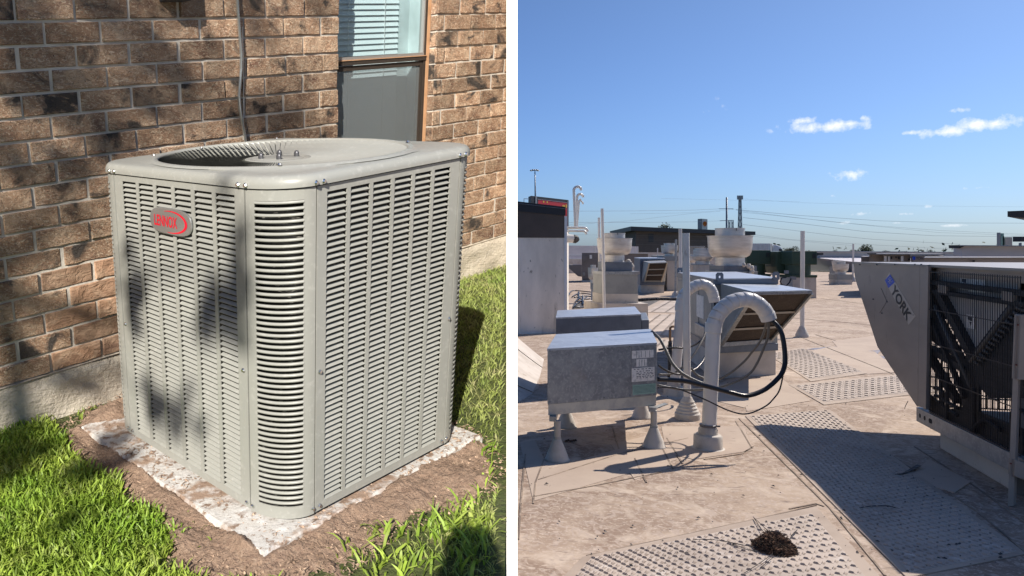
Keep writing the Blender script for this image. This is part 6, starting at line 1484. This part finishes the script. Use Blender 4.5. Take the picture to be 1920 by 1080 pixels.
for i, v in enumerate(g.v): n_ = 1 + .5 * noise.noise(v * 30); g.v[i] = Vector((c_.x + (v.x - c_.x) * n_, c_.y + (v.y - c_.y) * n_, v.z * (1 + .25 * noise.noise(v * 60))))
g.build('core', M['nest'], NT)
g = MB()
for pts in ([(1412, 969), (1438, 993), (1450, 1000)], [(1413, 970), (1432, 998), (1440, 1005)], [(1483, 1005), (1495, 993)], [(1482, 1008), (1494, 995)], [(1300, 1012), (1340, 1012), (1385, 1020), (1430, 1030)], [(1365, 1015), (1400, 1030), (1430, 1034)], [(1370, 1018), (1405, 1024), (1432, 1026)], [(1395, 1075), (1430, 1052), (1460, 1030)], [(1425, 1065), (1450, 1045)]):
    q = [G(x, y, .016 + .01 * (k % 2)) for k, (x, y) in enumerate(pts)]; g.tube(spline(q, 4), .0018, 5)
g.build('twig', M['twig'], NT, kind='stuff')
g = MB(); q = spline([G(1672, 889, .008), G(1690, 889, .01), G(1705, 883, .012), G(1716, 877, .016), G(1724, 873, .02)], 5)
vs = []; 
for i, p in enumerate(q): w = .006 + .016 * i / len(q); vs += [p + Vector((-.002, w, 0)), p + Vector((.002, -w, .003))]
g.add(vs + [v + Vector((0, 0, .003)) for v in vs], [[2 * i, 2 * i + 1, 2 * i + 3, 2 * i + 2] for i in range(len(q) - 1)] + [[len(vs) + 2 * i + 2, len(vs) + 2 * i + 3, len(vs) + 2 * i + 1, len(vs) + 2 * i] for i in range(len(q) - 1)])
g.build('rubber_scrap', M['tar'], origin=G(1700, 880), label='curled strip of torn black rubber in the shade near the tread pad edge', cat='rubber scrap')
g = MB(); g.tube(spline([G(1612, 952, .012), G(1630, 949, .014), G(1650, 948, .014), G(1668, 949, .013), G(1679, 952, .012)], 5), .0028, 6); g.build('wire_scrap', M['cable'], origin=G(1645, 950), smooth=True, label='short bent black wire lying on the shaded tread pad', cat='wire scrap')
g = MB(); g.tube(spline([G(1564, 953, .012), G(1580, 958, .014), G(1606, 963, .012)], 5), .0016, 5); g.build('straw', M['membrane'], origin=G(1585, 958), label='pale dry straw at the shade edge on the tread pad', cat='straw')
g = MB(); c_ = G(1070, 829)
for k in range(5): p = c_ + Vector((-.04 + .02 * k, random.uniform(-.01, .01), 0)); g.add([p + Vector((-.014, -.012, .004)), p + Vector((.014, -.012, .012)), p + Vector((.012, .014, .018)), p + Vector((-.012, .012, .008)), p + Vector((0, 0, .024))], [[0, 1, 4], [1, 2, 4], [2, 3, 4], [3, 0, 4], [3, 2, 1, 0]])
g.build('dry_leaf', M['nest'], origin=c_, label='crumpled brown leaf under the near galvanised box', cat='leaf')
g = MB()
for _ in range(260):
    x, y = random.uniform(975, 1915), random.uniform(700, 1078); p = clipx(G(x, y)); s = random.uniform(.002, .006) * random.choice([1, 1, 2]); a = random.uniform(0, 6.28)
    chip(g, p.x, p.y, .010, s * 2.2, s, a)
g.build('grit', M['tar'], kind='stuff')
print('objects', len(bpy.data.objects), 'tris', sum(len(o.data.polygons) for o in bpy.data.objects if o.type == 'MESH'))
